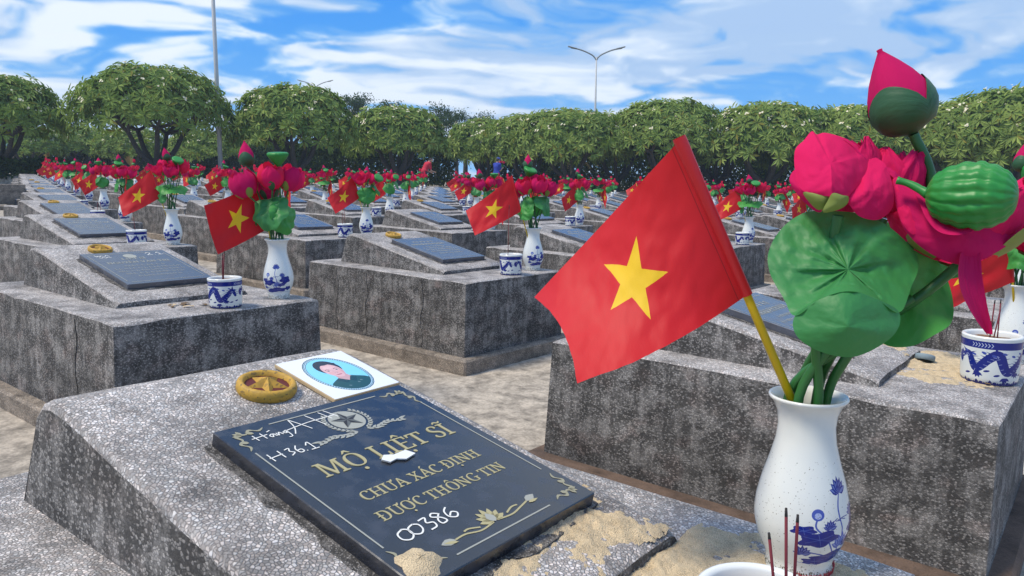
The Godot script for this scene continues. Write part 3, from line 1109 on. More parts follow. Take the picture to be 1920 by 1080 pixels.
func leaf_mesh(seed_: int, rows := 10, around := 44) -> ArrayMesh:
	# a round lotus leaf of radius 1 with its stalk at the middle, crumpled and drooping at the rim; it faces +y
	var n := FastNoiseLite.new(); n.seed = seed_; n.frequency = 0.8
	var g := []
	for j in rows + 1:
		var r := float(j) / rows
		for k in around:
			var t := TAU * k / around
			var rim := 1.0 + 0.06 * sin(t * 3.0 + seed_) + 0.05 * sin(t * 7.0 + seed_ * 2.0)
			var q := Vector2(cos(t), sin(t)) * r * rim
			var y := -0.16 * r * r - 0.20 * pow(r, 3.0) * (0.5 + 0.5 * sin(t * 2.0 + seed_)) + 0.12 * r * r * sin(t * 4.0 + seed_ * 1.7)
			y += (n.get_noise_2d(q.x * 2.2, q.y * 2.2) * 0.16 + n.get_noise_2d(q.x * 6.0 + 5.0, q.y * 6.0) * 0.06) * minf(r * 3.0, 1.0)
			y += 0.012 * absf(sin(t * 8.0)) * r
			g.append(Vector3(q.x, y, -q.y))
	var m := MB.new(0)
	m.grid(g, around, true, true, Vector3(0.5, 0, 0), Vector3(0, 0, 0.5))
	return m.done()

func bloom(parent: Node3D, t: Transform3D, R: float, op: float, seed_: int, fine: bool, green := true) -> Node3D:
	var r := RandomNumberGenerator.new(); r.seed = seed_
	var mats := [M.pink, M.pink_b, M.pink_c]
	var first: StandardMaterial3D = mats[seed_ % 3]
	if not fine:
		var k := 0 if op < 0.2 else (1 if op < 0.6 else 2)
		return part(parent, "lotus_flower", S.bloom_far[k], first, t.scaled_local(Vector3.ONE * R))
	var f := flower_node(parent, t.scaled_local(Vector3.ONE * R))
	for k in 4: part(f, "sepal", S.sepals, M.sepal if green else M.calyx, Transform3D(Basis(Vector3.UP, TAU * k / 4.0 + 0.3), Vector3.ZERO))
	var key := 0.0 if op < 0.2 else (0.3 if op < 0.6 else 0.85)
	var set_: Array = S.petals[key]
	for ring in 2:
		var n := 4 if ring == 1 else 5
		for k in n:
			var a := TAU * (k + 0.5 * ring) / n + r.randf_range(-0.15, 0.15)
			var tilt := Basis(Vector3.UP, a) * Basis(Vector3.RIGHT, r.randf_range(-0.06, 0.10))
			var sc := r.randf_range(0.93, 1.06) * (0.86 if ring == 1 else 1.0)
			part(f, "petal", set_[2 if ring == 1 else k % 2], mats[(seed_ + (1 if r.randf() < 0.2 else 0)) % 3], Transform3D(tilt.scaled(Vector3.ONE * sc), Vector3.ZERO))
	return f

func stem(parent: Node3D, a: Vector3, b: Vector3, bend: Vector3, r: float, fine: bool):
	var m := MB.new(0)
	m.tube(curve3([a, a.lerp(b, 0.5) + bend, b], 5 if fine else 2), r, 8 if fine else 4, false)
	part(parent, "stem", m.done(), M.stem)

func up_t(p: Vector3, dir: Vector3, turn := 0.0) -> Transform3D:
	# a frame at p whose y points along dir
	var y := dir.normalized()
	var x := y.cross(Vector3(0.2, 0.1, 1.0)).normalized()
	return Transform3D(Basis(x, y, x.cross(y)) * Basis(Vector3.UP, turn), p)

# a bunch: heads given as x, y, z (metres from the foot of the vase) and what they are
func bunch(spec: Dictionary, t: Transform3D, label: String, group: String, fine: bool) -> Node3D:
	var o := thing("lotus_bouquet", label, "bouquet", t, group)
	var i := 0
	var all := MB.new(0)
	var stalks := []
	for f in spec.flowers:
		var p := Vector3(f[0], f[1], f[2])
		var dir := Vector3(f[5], 1.0, f[6]).normalized()
		bloom(o, up_t(p, dir, i * 1.3), f[3], f[4], spec.seed + i, fine, i % 2 == 0)
		stalks.append([p, dir]); i += 1
	for f in spec.buds:
		var p := Vector3(f[0], f[1], f[2])
		var dir := Vector3(f[4], 1.0, f[5]).normalized()
		var bt := up_t(p, dir, i * 0.9).scaled_local(Vector3.ONE * f[3])
		var b := part(o, "lotus_bud", S.bud, M.pink_b, bt)
		part(b, "calyx", S.calyx, M.calyx)
		stalks.append([p, dir]); i += 1
	for f in spec.pods:
		var p := Vector3(f[0], f[1], f[2])
		var dir := Vector3(f[4], 1.0, f[5]).normalized()
		part(o, "seed_pod", S.pod, M.pod, up_t(p, dir).scaled_local(Vector3.ONE * f[3]))
		stalks.append([p, dir]); i += 1
	for f in spec.leaves:
		var p := Vector3(f[0], f[1], f[2])
		var dir := Vector3(f[4], f[6], f[5]).normalized()
		var set_: Array = S.leaves if fine else S.leaves_far
		part(o, "lotus_leaf", set_[i % set_.size()], M.leaf if i % 2 == 0 else M.leaf_b, up_t(p, dir, i * 2.1).scaled_local(Vector3.ONE * f[3]))
		stalks.append([p, dir]); i += 1
	var k := 0
	for s in stalks:
		var foot := Vector3(0.026 * cos(k * 2.4), 0.165, 0.026 * sin(k * 2.4))
		var mouth := Vector3(foot.x * 1.1, 0.31, foot.z * 1.1)
		var top: Vector3 = s[0]
		var pts := curve3([foot, mouth, mouth.lerp(top, 0.55) + Vector3(0, 0.02, 0), top], 4 if fine else 2)
		if fine:
			var m := MB.new(0)
			m.tube(pts, 0.0042, 8, false)
			part(o, "stem", m.done(), M.stem)
		else:
			all.tube(pts, 0.0045, 4, false)
		k += 1
	if not fine:
		var sm := part(o, "stems", all.done(), M.stem)
		sm.set_meta("kind", "stuff")
	return o

var BUNCH := [
	{"seed": 1, "flowers": [[-0.115, 0.52, 0.05, 0.062, 0.0, -0.35, 0.2], [-0.005, 0.56, 0.03, 0.060, 0.0, 0.0, 0.15], [0.055, 0.55, -0.03, 0.060, 0.0, 0.3, 0.0], [-0.05, 0.50, -0.06, 0.055, 0.3, -0.2, -0.3]],
		"buds": [[-0.135, 0.665, -0.01, 0.92, -0.1, 0.0]], "pods": [[0.035, 0.665, 0.05, 1.15, 0.0, 0.1]], "leaves": [[-0.01, 0.45, 0.075, 0.095, -0.2, 1.0, 0.55], [0.06, 0.42, 0.04, 0.085, 0.9, 0.5, 0.2], [-0.05, 0.42, -0.05, 0.08, -0.6, -0.7, 0.3]]},
	{"seed": 2, "flowers": [[-0.05, 0.545, 0.05, 0.055, 0.3, -0.2, 0.2], [0.03, 0.555, 0.05, 0.055, 0.0, 0.1, 0.3], [0.09, 0.53, 0.0, 0.055, 0.3, 0.4, 0.0], [0.0, 0.56, -0.05, 0.055, 0.3, 0.0, -0.3], [-0.08, 0.53, -0.03, 0.05, 0.0, -0.5, -0.2]],
		"buds": [[-0.045, 0.715, 0.0, 0.75, 0.05, 0.0]], "pods": [[-0.045, 0.66, 0.02, 1.1, 0.4, 0.4]], "leaves": [[-0.07, 0.44, 0.05, 0.085, -0.8, 0.7, 0.25], [0.08, 0.47, 0.05, 0.08, 0.8, 0.6, 0.5], [0.0, 0.46, -0.08, 0.08, 0.1, -0.9, 0.5]]},
	{"seed": 3, "flowers": [[-0.07, 0.58, 0.02, 0.056, 0.8, -0.3, 0.2], [0.01, 0.57, 0.06, 0.058, 0.3, 0.0, 0.5], [0.08, 0.60, -0.02, 0.058, 0.0, 0.2, 0.0], [-0.02, 0.60, -0.07, 0.055, 0.3, -0.1, -0.4]],
		"buds": [[-0.01, 0.70, -0.02, 0.8, -0.2, 0.1], [0.10, 0.63, -0.05, 0.6, 0.4, -0.1]], "pods": [[0.05, 0.66, 0.04, 1.1, 0.3, 0.6]], "leaves": [[0.0, 0.49, 0.02, 0.125, 0.05, 0.25, 1.0], [-0.08, 0.43, 0.03, 0.08, -0.9, 0.4, 0.3]]},
	{"seed": 4, "flowers": [[-0.08, 0.56, 0.05, 0.058, 0.8, -0.4, 0.5], [0.0, 0.59, 0.0, 0.058, 0.3, 0.0, 0.0], [0.06, 0.57, 0.03, 0.052, 0.0, 0.3, 0.2]],
		"buds": [[0.03, 0.66, -0.04, 0.75, 0.15, 0.0]], "pods": [[0.085, 0.60, 0.06, 1.2, 0.3, 1.2]], "leaves": [[-0.02, 0.46, 0.07, 0.095, -0.3, 1.0, 0.4], [0.12, 0.52, 0.02, 0.09, 0.7, 0.4, 0.5], [0.03, 0.43, -0.06, 0.08, 0.3, -0.9, 0.3]]},
]

# ---------------------------------------------------------------- flags
func cloth_mesh(corner: Array, sag: float, seed_: int, nu := 20, nv := 14, ripple := 0.012) -> ArrayMesh:
	# corner: top of the hoist, foot of the hoist, outer top, outer foot
	var n := FastNoiseLite.new(); n.seed = seed_; n.frequency = 0.9
	var nrm: Vector3 = (corner[2] - corner[0]).cross(corner[1] - corner[0]).normalized()
	var g := []
	for j in nv:
		var t := float(j) / (nv - 1)
		for i in nu:
			var s := float(i) / (nu - 1)
			var a: Vector3 = corner[0].lerp(corner[2], s)
			var b: Vector3 = corner[1].lerp(corner[3], s)
			var p := a.lerp(b, t)
			p += nrm * (sin(s * 5.2 + t * 2.0 + seed_) * ripple * minf(s * 2.0, 1.0) + n.get_noise_2d(s * 2.0, t * 1.5) * ripple * 1.6 * minf(s * 3.0, 1.0))
			p += Vector3.DOWN * sag * sin(PI * s) * (1.0 - 0.4 * t)
			g.append(p)
	var m := MB.new(0)
	m.grid(g, nu)
	return m.done()

func flag(t: Transform3D, foot: Vector3, tip: Vector3, corner: Array, seed_: int, label: String, group := "", sag := 0.012, ripple := 0.012) -> Node3D:
	var o := thing("flag", label, "flag", t, group)
	corner = corner.duplicate()
	corner[1] = tip + (foot - tip).normalized() * corner[0].distance_to(corner[1])
	var low: Vector3 = corner[1]
	var m := MB.new(0)
	m.tube([foot, tip], 0.0042, 10)
	part(o, "stick", m.done(), M.stick)
	var c := part(o, "cloth", cloth_mesh(corner, sag, seed_, 20, 14, ripple), M.flag)
	tag(c, "red cloth with a yellow star")
	m = MB.new(0)
	var a: Vector3 = corner[0]
	m.tube([a + (a - low) * 0.02, a, a.lerp(low, 0.5), low], [0.0055, 0.0066, 0.0062, 0.0060], 10, false)
	part(o, "sleeve", m.done(), M.hem)
	return o

# corners of hand flags, in metres from the foot of the vase; the cloth is about 0.26 x 0.39
func flag_spec(k: int) -> Array:
	match k:
		0: return [Vector3(-0.02, 0.17, 0.02), Vector3(-0.13, 0.62, 0.02), [Vector3(-0.13, 0.62, 0.02), Vector3(-0.07, 0.37, 0.02), Vector3(-0.44, 0.42, 0.10), Vector3(-0.34, 0.22, 0.06)]]
		1: return [Vector3(-0.02, 0.17, 0.02), Vector3(-0.16, 0.68, 0.04), [Vector3(-0.16, 0.68, 0.04), Vector3(-0.085, 0.43, 0.03), Vector3(-0.49, 0.43, 0.05), Vector3(-0.42, 0.26, 0.14)]]
		2: return [Vector3(-0.02, 0.17, 0.02), Vector3(-0.09, 0.66, 0.06), [Vector3(-0.09, 0.66, 0.06), Vector3(-0.06, 0.40, 0.05), Vector3(-0.24, 0.40, 0.22), Vector3(-0.20, 0.18, 0.12)]]
		3: return [Vector3(0.02, 0.17, 0.02), Vector3(0.13, 0.60, 0.05), [Vector3(0.13, 0.60, 0.05), Vector3(0.09, 0.35, 0.04), Vector3(0.20, 0.32, 0.22), Vector3(0.17, 0.06, 0.14)]]
		5: return [Vector3(-0.02, 0.17, -0.02), Vector3(-0.10, 0.61, -0.06), [Vector3(-0.10, 0.61, -0.06), Vector3(-0.07, 0.36, -0.04), Vector3(-0.305, 0.485, 0.16), Vector3(-0.275, 0.235, 0.10)]]
		6: return [Vector3(-0.02, 0.17, 0.02), Vector3(-0.09, 0.52, 0.05), [Vector3(-0.09, 0.52, 0.05), Vector3(-0.05, 0.32, 0.04), Vector3(-0.40, 0.36, -0.02), Vector3(-0.33, 0.20, 0.02)]]
		_: return [Vector3(-0.02, 0.17, -0.02), Vector3(-0.10, 0.64, -0.05), [Vector3(-0.10, 0.64, -0.05), Vector3(-0.07, 0.38, -0.03), Vector3(-0.40, 0.55, -0.20), Vector3(-0.35, 0.30, -0.10)]]

const NTH := ["first", "second", "third", "fourth", "fifth", "sixth", "seventh", "eighth", "ninth", "tenth", "eleventh", "twelfth", "thirteenth", "fourteenth"]

func place(r: int, c: int, z: float) -> String:
	if r == 0 and c == 1: return "on the sand-strewn grave next to the portrait grave"
	if r == 1 and c == 0: return "on the side-path grave hand-marked 2.1"
	if z > 15.0: return "in the crowded far rows before the terrace"
	return "on the %s grave from the side path, %s row" % [NTH[c], NTH[r]]

func build_graves():
	var list := []
	for r in range(0, 14):
		for c in range(0, 20):
			var u := 0.90 + 2.15 * c + 1.06 * r
			var v := -0.20 - 3.03 * r
			if r == 0 and c == 1: u = 3.08
			if r == 1 and c == 0: u = 1.98; v = -3.24
			if r == 1 and c == 1: u = 4.11; v = -3.17
			var z := u * cos(TH) - v * sin(TH)
			var x := u * sin(TH) + v * cos(TH)
			if z > 37.4 or x / z > (0.80 if z < 12.0 else 0.74): continue
			list.append([r, c, u, v, z])
	for e in list:
		var r: int = e[0]
		var c: int = e[1]
		var id := r * 100 + c
		var u: float = e[2]
		var v: float = e[3]
		var z: float = e[4]
		var far := z > 15.0
		if z > 24.0:
			tiny_grave(u + rng.randf_range(-0.03, 0.03), v + rng.randf_range(-0.03, 0.03), r * 3 + c, place(r, c, z))
			continue
		var opts := {}
		if not (id in [0, 1, 100, 101]):
			u += rng.randf_range(-0.03, 0.03); v += rng.randf_range(-0.03, 0.03)
		if id == 0: opts = {"lines": false, "plaque": Vector2(0.035, -0.765), "ex": 0.025, "ez": -1.175}
		if id == 1: opts = {"emblem": false, "soil": true}
		if id == 100: opts = {"lines": false, "ex": -0.06}
		if id == 101: opts = {"ex": -0.05}
		if id > 101 and rng.randf() < 0.25: opts = {"emblem": false}
		var k := r * 3 + c
		var where := place(r, c, z)
		var gl := "weathered terrazzo grave, " + where.trim_prefix("on the ").replace("grave ", "").replace(" row", " row of graves") if not far else "weathered terrazzo grave " + where
		if id == 0: gl = "terrazzo grave with a gilt-lettered dark plaque, portrait tile and white number 00386"
		if id == 1: gl = "terrazzo grave with sand and a grey disc on its plinth, next to the portrait grave"
		if id == 100: gl = "terrazzo grave beside the side path, its blue-grey plaque hand-marked 2.1"
		if id == 101: gl = "terrazzo grave on a broad kerb, one long incense stick in its bowl"
		var g := grave(u, v, k, gl, "terrazzo graves in the far rows" if far else "", opts)
		var vp := fuv(u + 0.40, v - 0.17, 0.0)
		if id == 1: vp = fuv(u + 0.49, v - 0.07, 0.0)
		var bp := fuv(u + 0.05, v - 0.10, 0.0)
		if id == 0: bp = fuv(u + 0.02, v - 0.103, 0.0)
		var turn := rng.randf_range(1.5, 2.1)
		if id == 0: turn = 2.08
		if id == 100: turn = 1.65
		if id == 101: turn = 2.0
		var vs := vase(vp, turn, ("blue and white porcelain vase " + where) if id > 0 else "speckled white vase with blue lotus, earth-stained foot and red printing", "vases in the far rows" if far else "")
		bowl(bp, 0.6 + 2.2 * (id % 3) if id < 102 else rng.randf_range(0, 6), ("blue dragon incense bowl " + where) if id > 0 else "white-rimmed incense bowl before the speckled vase, holding three sticks", "incense bowls in the far rows" if far else "", 1.18 if id == 1 else 1.0)
		if id == 0:
			build_near(u, v, g, vp, vs)
			continue
		# incense
		var sticks := 0 if far else (3 if id in [1, 100] else (1 if id == 101 else rng.randi() % 3))
		for s in sticks:
			var a := bp + Vector3(rng.randf_range(-0.03, 0.03), 0.12, rng.randf_range(-0.03, 0.03))
			var hgt := 0.36 if id == 101 else (rng.randf_range(0.10, 0.15) if id == 100 else rng.randf_range(0.10, 0.22))
			incense(a, a + Vector3(rng.randf_range(-0.015, 0.015), hgt, rng.randf_range(-0.015, 0.015)), "thin incense stick in the bowl " + where, "incense sticks in the bowl " + where if sticks > 1 else "", 0.0022)
		var fine := z < 11.0
		var which := k % 4
		var bt := Transform3D(Basis(Vector3.UP, 0.0 if id in [100, 101] else rng.randf_range(-0.9, 0.9)).scaled(Vector3.ONE * rng.randf_range(1.0, 1.12)), vp)
		bt.basis.y = bt.basis.y.normalized() * rng.randf_range(0.97, 1.04)
		if id == 100: which = 0
		if id == 101: which = 1
		bunch(BUNCH[which], bt, "paper lotus bouquet " + where, "paper lotus bouquets in the far rows" if far else "", fine)
		var fk := [0, 1, 2, 4, 0, 1, 3][rng.randi() % 7] as int
		var ft := Transform3D(Basis(Vector3.UP, rng.randf_range(-0.5, 0.5)).scaled(Vector3(0.86, 0.95, 0.86)), vp)
		if id == 100: fk = 5; ft = Transform3D(Basis(), vp)
		if id == 101: fk = 1; ft = Transform3D(Basis(), vp)
		if id == 1: fk = 6; ft = Transform3D(Basis(), vp)
		var sp := flag_spec(fk)
		flag(ft, sp[0], sp[1], sp[2], id, "small red star flag " + where, "small red star flags in the far rows" if far else "")
		if id == 1: third_grave(g)
		if id == 100: mark_grave(g)
		if z < 14.0 and id != 1: mend_grave(g, id)

func third_grave(g: Node3D):
	# the neighbour: sand on the plinth, a grey foam disc, a dry leaf
	var gt := g.transform
	sand_sheet(gt, -0.20, 0.52, -0.372, -0.02, 41, "yellow sand spread round the dragon bowl next to the portrait grave", 0)
	sand_sheet(gt, 0.10, 0.34, -0.52, -0.375, 43, "thin sand on the sloping bed next to the portrait grave", 1)
	var b := MB.new(0)
	b.lathe([Vector2(0.030, 0.0), Vector2(0.035, 0.004), Vector2(0.035, 0.020), Vector2(0.033, 0.022), Vector2(0.0, 0.022)], 28)
	solo("foam_disc", b.done(), M.foam, "grey blue round foam disc half sunk in the sand", "foam disc", gt * Transform3D(Basis(Vector3(0, 0, 1), -0.35), Vector3(0.20, TOP + 0.008, -0.33)))
	b = MB.new(-1)
	b.grid([Vector3(-0.03, 0.004, 0.004), Vector3(-0.005, 0.010, 0.008), Vector3(0.03, 0.004, 0.002), Vector3(-0.028, 0.004, -0.010), Vector3(0, 0.009, -0.012), Vector3(0.032, 0.006, -0.006)], 3)
	solo("dry_leaf", b.done(), M.litter, "curled dry brown leaf on the sand by the foam disc", "dry leaf", gt * Transform3D(Basis(Vector3.UP, 0.5), Vector3(-0.02, TOP + 0.004, -0.10)))

func mark_grave(g: Node3D):
	# the side-path grave: its inscription, the hand-written number, withered litter by the bowl
	var pq: Node3D = g.get_node("plaque")
	part(pq, "border", S.border, M.silver)
	text_on(pq, "LIÊT SĨ", [[2, "dot"]], 0.13, 0.0, -0.125, M.silver)
	text_on(pq, "NGUYÊN VĂN TRI", [], 0.33, 0.0, -0.065, M.silver)
	var lr := RandomNumberGenerator.new(); lr.seed = 77
	for row in [[-0.020, 0.10], [0.025, 0.17], [0.065, 0.17], [0.105, 0.15], [0.150, 0.11]]:
		var ln := MB.new(-1)
		var x: float = -row[1]
		while x < row[1]:
			var h := 0.020
			ln.stroke([Vector2(x, row[0] - h * 0.5), Vector2(x, row[0] + h * 0.5), Vector2(x + h * 0.5, row[0] + lr.randf_range(-0.4, 0.4) * h), Vector2(x + h * 0.55, row[0] + h * 0.5)], h * 0.17, 0.0188)
			x += h * lr.randf_range(0.85, 1.5)
		part(pq, "lettering", ln.done(), M.silver).set_meta("kind", "stuff")
	brush(pq, "handwriting", [[[0.10, -0.215], [0.115, -0.228], [0.125, -0.212], [0.10, -0.185], [0.13, -0.187]], [[0.142, -0.187], [0.145, -0.186]], [[0.158, -0.212], [0.172, -0.226], [0.174, -0.186]], [[0.160, -0.186], [0.190, -0.187]],
		[[-0.17, -0.222], [-0.165, -0.200], [-0.155, -0.212], [-0.148, -0.200], [-0.140, -0.214], [-0.125, -0.201], [-0.11, -0.216], [-0.10, -0.198]], [[-0.16, -0.185], [-0.15, -0.172], [-0.14, -0.184], [-0.13, -0.172], [-0.115, -0.184], [-0.10, -0.174]]], 0.004, M.chalk)
	var em := MB.new(-1)
	var ring := []
	for k in 28: ring.append(Vector2(0, -0.185) + Vector2(cos(TAU * k / 28.0), sin(TAU * k / 28.0)) * 0.034)
	em.flat(ring, 0.0186)
	part(pq, "emblem_disc", em.done(), M.silver)
	var r := RandomNumberGenerator.new(); r.seed = 8
	var gt := g.transform
	for k in 9:
		var b := MB.new(-1)
		var s := r.randf_range(0.012, 0.028)
		b.grid([Vector3(-s, 0.003, s * 0.4), Vector3(0, 0.008, s * 0.5), Vector3(s, 0.002, s * 0.2), Vector3(-s, 0.004, -s * 0.4), Vector3(0, 0.007, -s * 0.6), Vector3(s, 0.005, -s * 0.3)], 3)
		solo("dry_leaf", b.done(), M.tile_side if k % 3 == 0 else M.litter, "withered leaf scrap beside the bowl on the grave hand-marked 2.1", "dry leaf", gt * Transform3D(Basis(Vector3.UP, r.randf() * 6.0), Vector3(r.randf_range(-0.15, 0.02), TOP + 0.002, r.randf_range(-0.30, -0.14))), "withered leaves by the bowl")

func tiny_grave(u: float, v: float, k: int, where: String):
	# so far off that the parts no longer show one by one
	var g := thing("terrazzo_grave", "weathered terrazzo grave " + where, "grave", grave_t(u, v), "terrazzo graves in the far rows")
	part(g, "plinth", S.plinth[k % 3], [M.side, M.top])
	part(g, "sloping_bed", S.bed[k % 2], [M.side, M.top])
	part(g, "plaque", S.plaque, M.granite_dull, slope_t(0.0, -0.765, 0.012))
	var vp := fuv(u + 0.40, v - 0.17, 0.0)
	if not S.has("far_vase"):
		var m := MB.new(0)
		m.lathe([Vector2(0.057, 0.0), Vector2(0.055, 0.03), Vector2(0.079, 0.10), Vector2(0.062, 0.20), Vector2(0.05, 0.26), Vector2(0.064, 0.306), Vector2(0.05, 0.29), Vector2(0.0, 0.25)], 14)
		S.far_vase = m.done()
		S.far_bunch = []
		for q in 4: S.far_bunch.append(far_bunch(BUNCH[q]))
		S.far_flag = []
		for q in [0, 1, 2, 4]:
			var sp := flag_spec(q)
			var st := MB.new(0)
			st.tube([sp[0], sp[1]], 0.006, 5)
			var mesh := st.done()
			var cm := cloth_mesh(sp[2], 0.012, q, 8, 6)
			mesh.add_surface_from_arrays(Mesh.PRIMITIVE_TRIANGLES, cm.surface_get_arrays(0))
			S.far_flag.append(mesh)
	solo("vase", S.far_vase, M.vase, "blue and white porcelain vase " + where, "vase", Transform3D(Basis(Vector3.UP, 1.8), vp), "vases in the far rows")
	solo("lotus_bouquet", S.far_bunch[(k + rng.randi() % 3) % 4], [M.pink_c, M.leaf_b, M.stem], "paper lotus bouquet " + where, "bouquet", Transform3D(Basis(Vector3.UP, rng.randf_range(-1.5, 1.5)).scaled(Vector3.ONE * rng.randf_range(1.02, 1.18)), vp), "paper lotus bouquets in the far rows")
	solo("flag", S.far_flag[rng.randi() % 4], [M.stick, M.flag], "small red star flag " + where, "flag", Transform3D(Basis(Vector3.UP, rng.randf_range(-0.6, 0.6)), vp), "small red star flags in the far rows")

func far_bunch(spec: Dictionary) -> ArrayMesh:
	var pink := MB.new(0)
	var green := MB.new(0)
	var stalk := MB.new(0)
	for f in spec.flowers:
		for k in 5: petal_into(pink, up_t(Vector3(f[0], f[1], f[2]), Vector3(f[5], 1, f[6]), TAU * k / 5.0), f[3], f[3] * 2.0, f[4], 0.9)
		stalk.tube([Vector3(0, 0.25, 0), Vector3(f[0] * 0.3, 0.36, f[2] * 0.3), Vector3(f[0], f[1], f[2])], 0.005, 4, false)
	for f in spec.buds:
		for k in 3: petal_into(pink, up_t(Vector3(f[0], f[1] + 0.02, f[2]), Vector3(f[4], 1, f[5]), TAU * k / 3.0), 0.034, 0.11, 0.0, 1.1)
		stalk.tube([Vector3(0, 0.25, 0), Vector3(f[0], f[1] + 0.05, f[2])], [0.005, 0.022], 5, false)
	for f in spec.leaves:
		var t := up_t(Vector3(f[0], f[1], f[2]), Vector3(f[4], f[6], f[5]), 0.0).scaled_local(Vector3.ONE * f[3])
		var ring := []
		for k in 10: ring.append(t * Vector3(cos(TAU * k / 10.0), -0.25 + 0.12 * sin(k * 2.0), sin(TAU * k / 10.0)))
		for k in 10: green.tri(t.origin, ring[(k + 1) % 10], ring[k])
	for f in spec.pods:
		var t := up_t(Vector3(f[0], f[1], f[2]), Vector3(f[4], 1, f[5]), 0.0)
		for k in 8:
			var a := t * Vector3(cos(TAU * k / 8.0) * 0.045, 0.06, sin(TAU * k / 8.0) * 0.045)
			var b := t * Vector3(cos(TAU * (k + 1) / 8.0) * 0.045, 0.06, sin(TAU * (k + 1) / 8.0) * 0.045)
			green.tri(t.origin, a, b); green.tri(t * Vector3(0, 0.065, 0), b, a)
	return stalk.done(green.done(pink.done()))

func mend_grave(g: Node3D, id: int):
	# mended joints in the render of the long side: upright mortar runs, and on one grave a reddish course
	var r := RandomNumberGenerator.new(); r.seed = id + 5
	for k in (3 if id == 101 else 1 + r.randi() % 2):
		var z := -0.45 - 0.42 * k + r.randf_range(-0.12, 0.12)
		var w := r.randf_range(0.008, 0.022)
		var b := MB.new(-1)
		var last := [Vector3.ZERO, Vector3.ZERO]
		for j in 13:
			var y := 0.11 + (TOP - 0.02 - 0.11) * j / 12.0
			var zz := z + 0.012 * sin(j * 0.9 + id)
			var ww := w * r.randf_range(0.5, 1.2)
			var now := [Vector3(-W2 - 0.012 * (1.0 - y / TOP) - 0.0025, y, zz - ww), Vector3(-W2 - 0.012 * (1.0 - y / TOP) - 0.0025, y, zz + ww)]
			if j > 0: b.quad(last[0], last[1], now[1], now[0])
			last = now
		part(g, "mortar_joint", b.done(), M.mortar)

func build_litter():
	# dry leaves and twigs on the path beside the portrait grave
	var r := RandomNumberGenerator.new(); r.seed = 12
	for k in 16:
		var p := fuv(r.randf_range(1.55, 2.3), r.randf_range(-2.6, -0.9), -TOP)
		if k % 2 == 0:
			var m := MB.new(0)
			var l := r.randf_range(0.02, 0.05)
			m.tube(curve3([Vector3(-l, 0.003, 0), Vector3(0, 0.006, r.randf_range(-0.02, 0.02)), Vector3(l, 0.003, r.randf_range(-0.01, 0.01))], 4), 0.0016, 5)
			solo("twig", m.done(), M.litter, "thin dry twig on the path beside the portrait grave", "twig", Transform3D(Basis(Vector3.UP, r.randf() * 6.0), p), "twigs on the path")
		else:
			var b := MB.new(-1)
			var s := r.randf_range(0.008, 0.016)
			b.grid([Vector3(-s, 0.002, s * 0.4), Vector3(0, 0.007, s * 0.5), Vector3(s, 0.002, s * 0.2), Vector3(-s, 0.003, -s * 0.4), Vector3(0, 0.006, -s * 0.6), Vector3(s, 0.004, -s * 0.3)], 3)
			solo("dry_leaf", b.done(), M.litter, "small dry leaf on the path beside the portrait grave", "dry leaf", Transform3D(Basis(Vector3.UP, r.randf() * 6.0), p), "dry leaves on the path")

# ---------------------------------------------------------------- the near grave and what lies on it
func text_on(parent: Node3D, base: String, marks: Array, width: float, x: float, z: float, m: Material):
	# lettering lying on the plaque; x, z: middle of the baseline. marks: [letter number, kind] for signs the typeface lacks
	var f := SystemFont.new()
	f.font_names = PackedStringArray(["Droid Serif"])
	f.font_weight = 400
	var t := TextMesh.new()
	t.font = f
	t.text = base
	t.font_size = 64
	t.pixel_size = 0.001
	t.depth = 0.002
	t.curve_step = 1.5
	t.horizontal_alignment = HORIZONTAL_ALIGNMENT_LEFT
	t.vertical_alignment = VERTICAL_ALIGNMENT_BOTTOM
	var box := t.get_aabb()
	var k := width / box.size.x
	var plain := TextMesh.new()
	plain.font = f; plain.text = "H"; plain.font_size = 64; plain.pixel_size = 0.001
	plain.horizontal_alignment = HORIZONTAL_ALIGNMENT_LEFT
	plain.vertical_alignment = VERTICAL_ALIGNMENT_BOTTOM
	var foot := plain.get_aabb().position.y
	var cap := plain.get_aabb().size.y * k
	var tr := Transform3D(Basis(Vector3.RIGHT, -PI / 2).scaled(Vector3.ONE * k), Vector3(x - (box.position.x + box.size.x / 2) * k, 0.0183, z + foot * k))
	part(parent, "lettering", t, m, tr)
	for q in marks:
		var a := f.get_string_size(base.substr(0, q[0]), HORIZONTAL_ALIGNMENT_LEFT, -1, 64).x * 0.001 * k
		var e := f.get_string_size(base.substr(0, q[0] + 1), HORIZONTAL_ALIGNMENT_LEFT, -1, 64).x * 0.001 * k
		var x0 := tr.origin.x + a
		var x1 := tr.origin.x + e
		var b := MB.new(-1)
		if q[1] == "dot":
			var ring := []
			for i in 14: ring.append(Vector2((x0 + x1) / 2, z + cap * 0.26) + Vector2(cos(TAU * i / 14.0), sin(TAU * i / 14.0)) * cap * 0.095)
			b.flat(ring, 0.019)
		elif q[1] == "horn":
			b.stroke(curve2([Vector2(x1 - cap * 0.13, z - cap * 0.88), Vector2(x1 - cap * 0.02, z - cap * 0.94), Vector2(x1 + cap * 0.05, z - cap * 1.10)], 4), cap * 0.10, 0.019)
		elif q[1] == "bar":
			b.stroke([Vector2(x0 + cap * 0.02, z - cap * 0.50), Vector2(x0 + cap * 0.44, z - cap * 0.50)], cap * 0.08, 0.0192)
		part(parent, "letter_mark", b.done(), m)

func v2(a: Array) -> Array:
	var o := []
	for p in a: o.append(Vector2(p[0], p[1]))
	return o

func brush(parent: Node3D, called: String, lines: Array, wid: float, m: Material, y := 0.0188, n := 5):
	var k := 0
	for l in lines:
		var b := MB.new(-1)
		b.stroke(curve2(v2(l), n), wid, y)
		part(parent, called, b.done(), m)
		k += 1

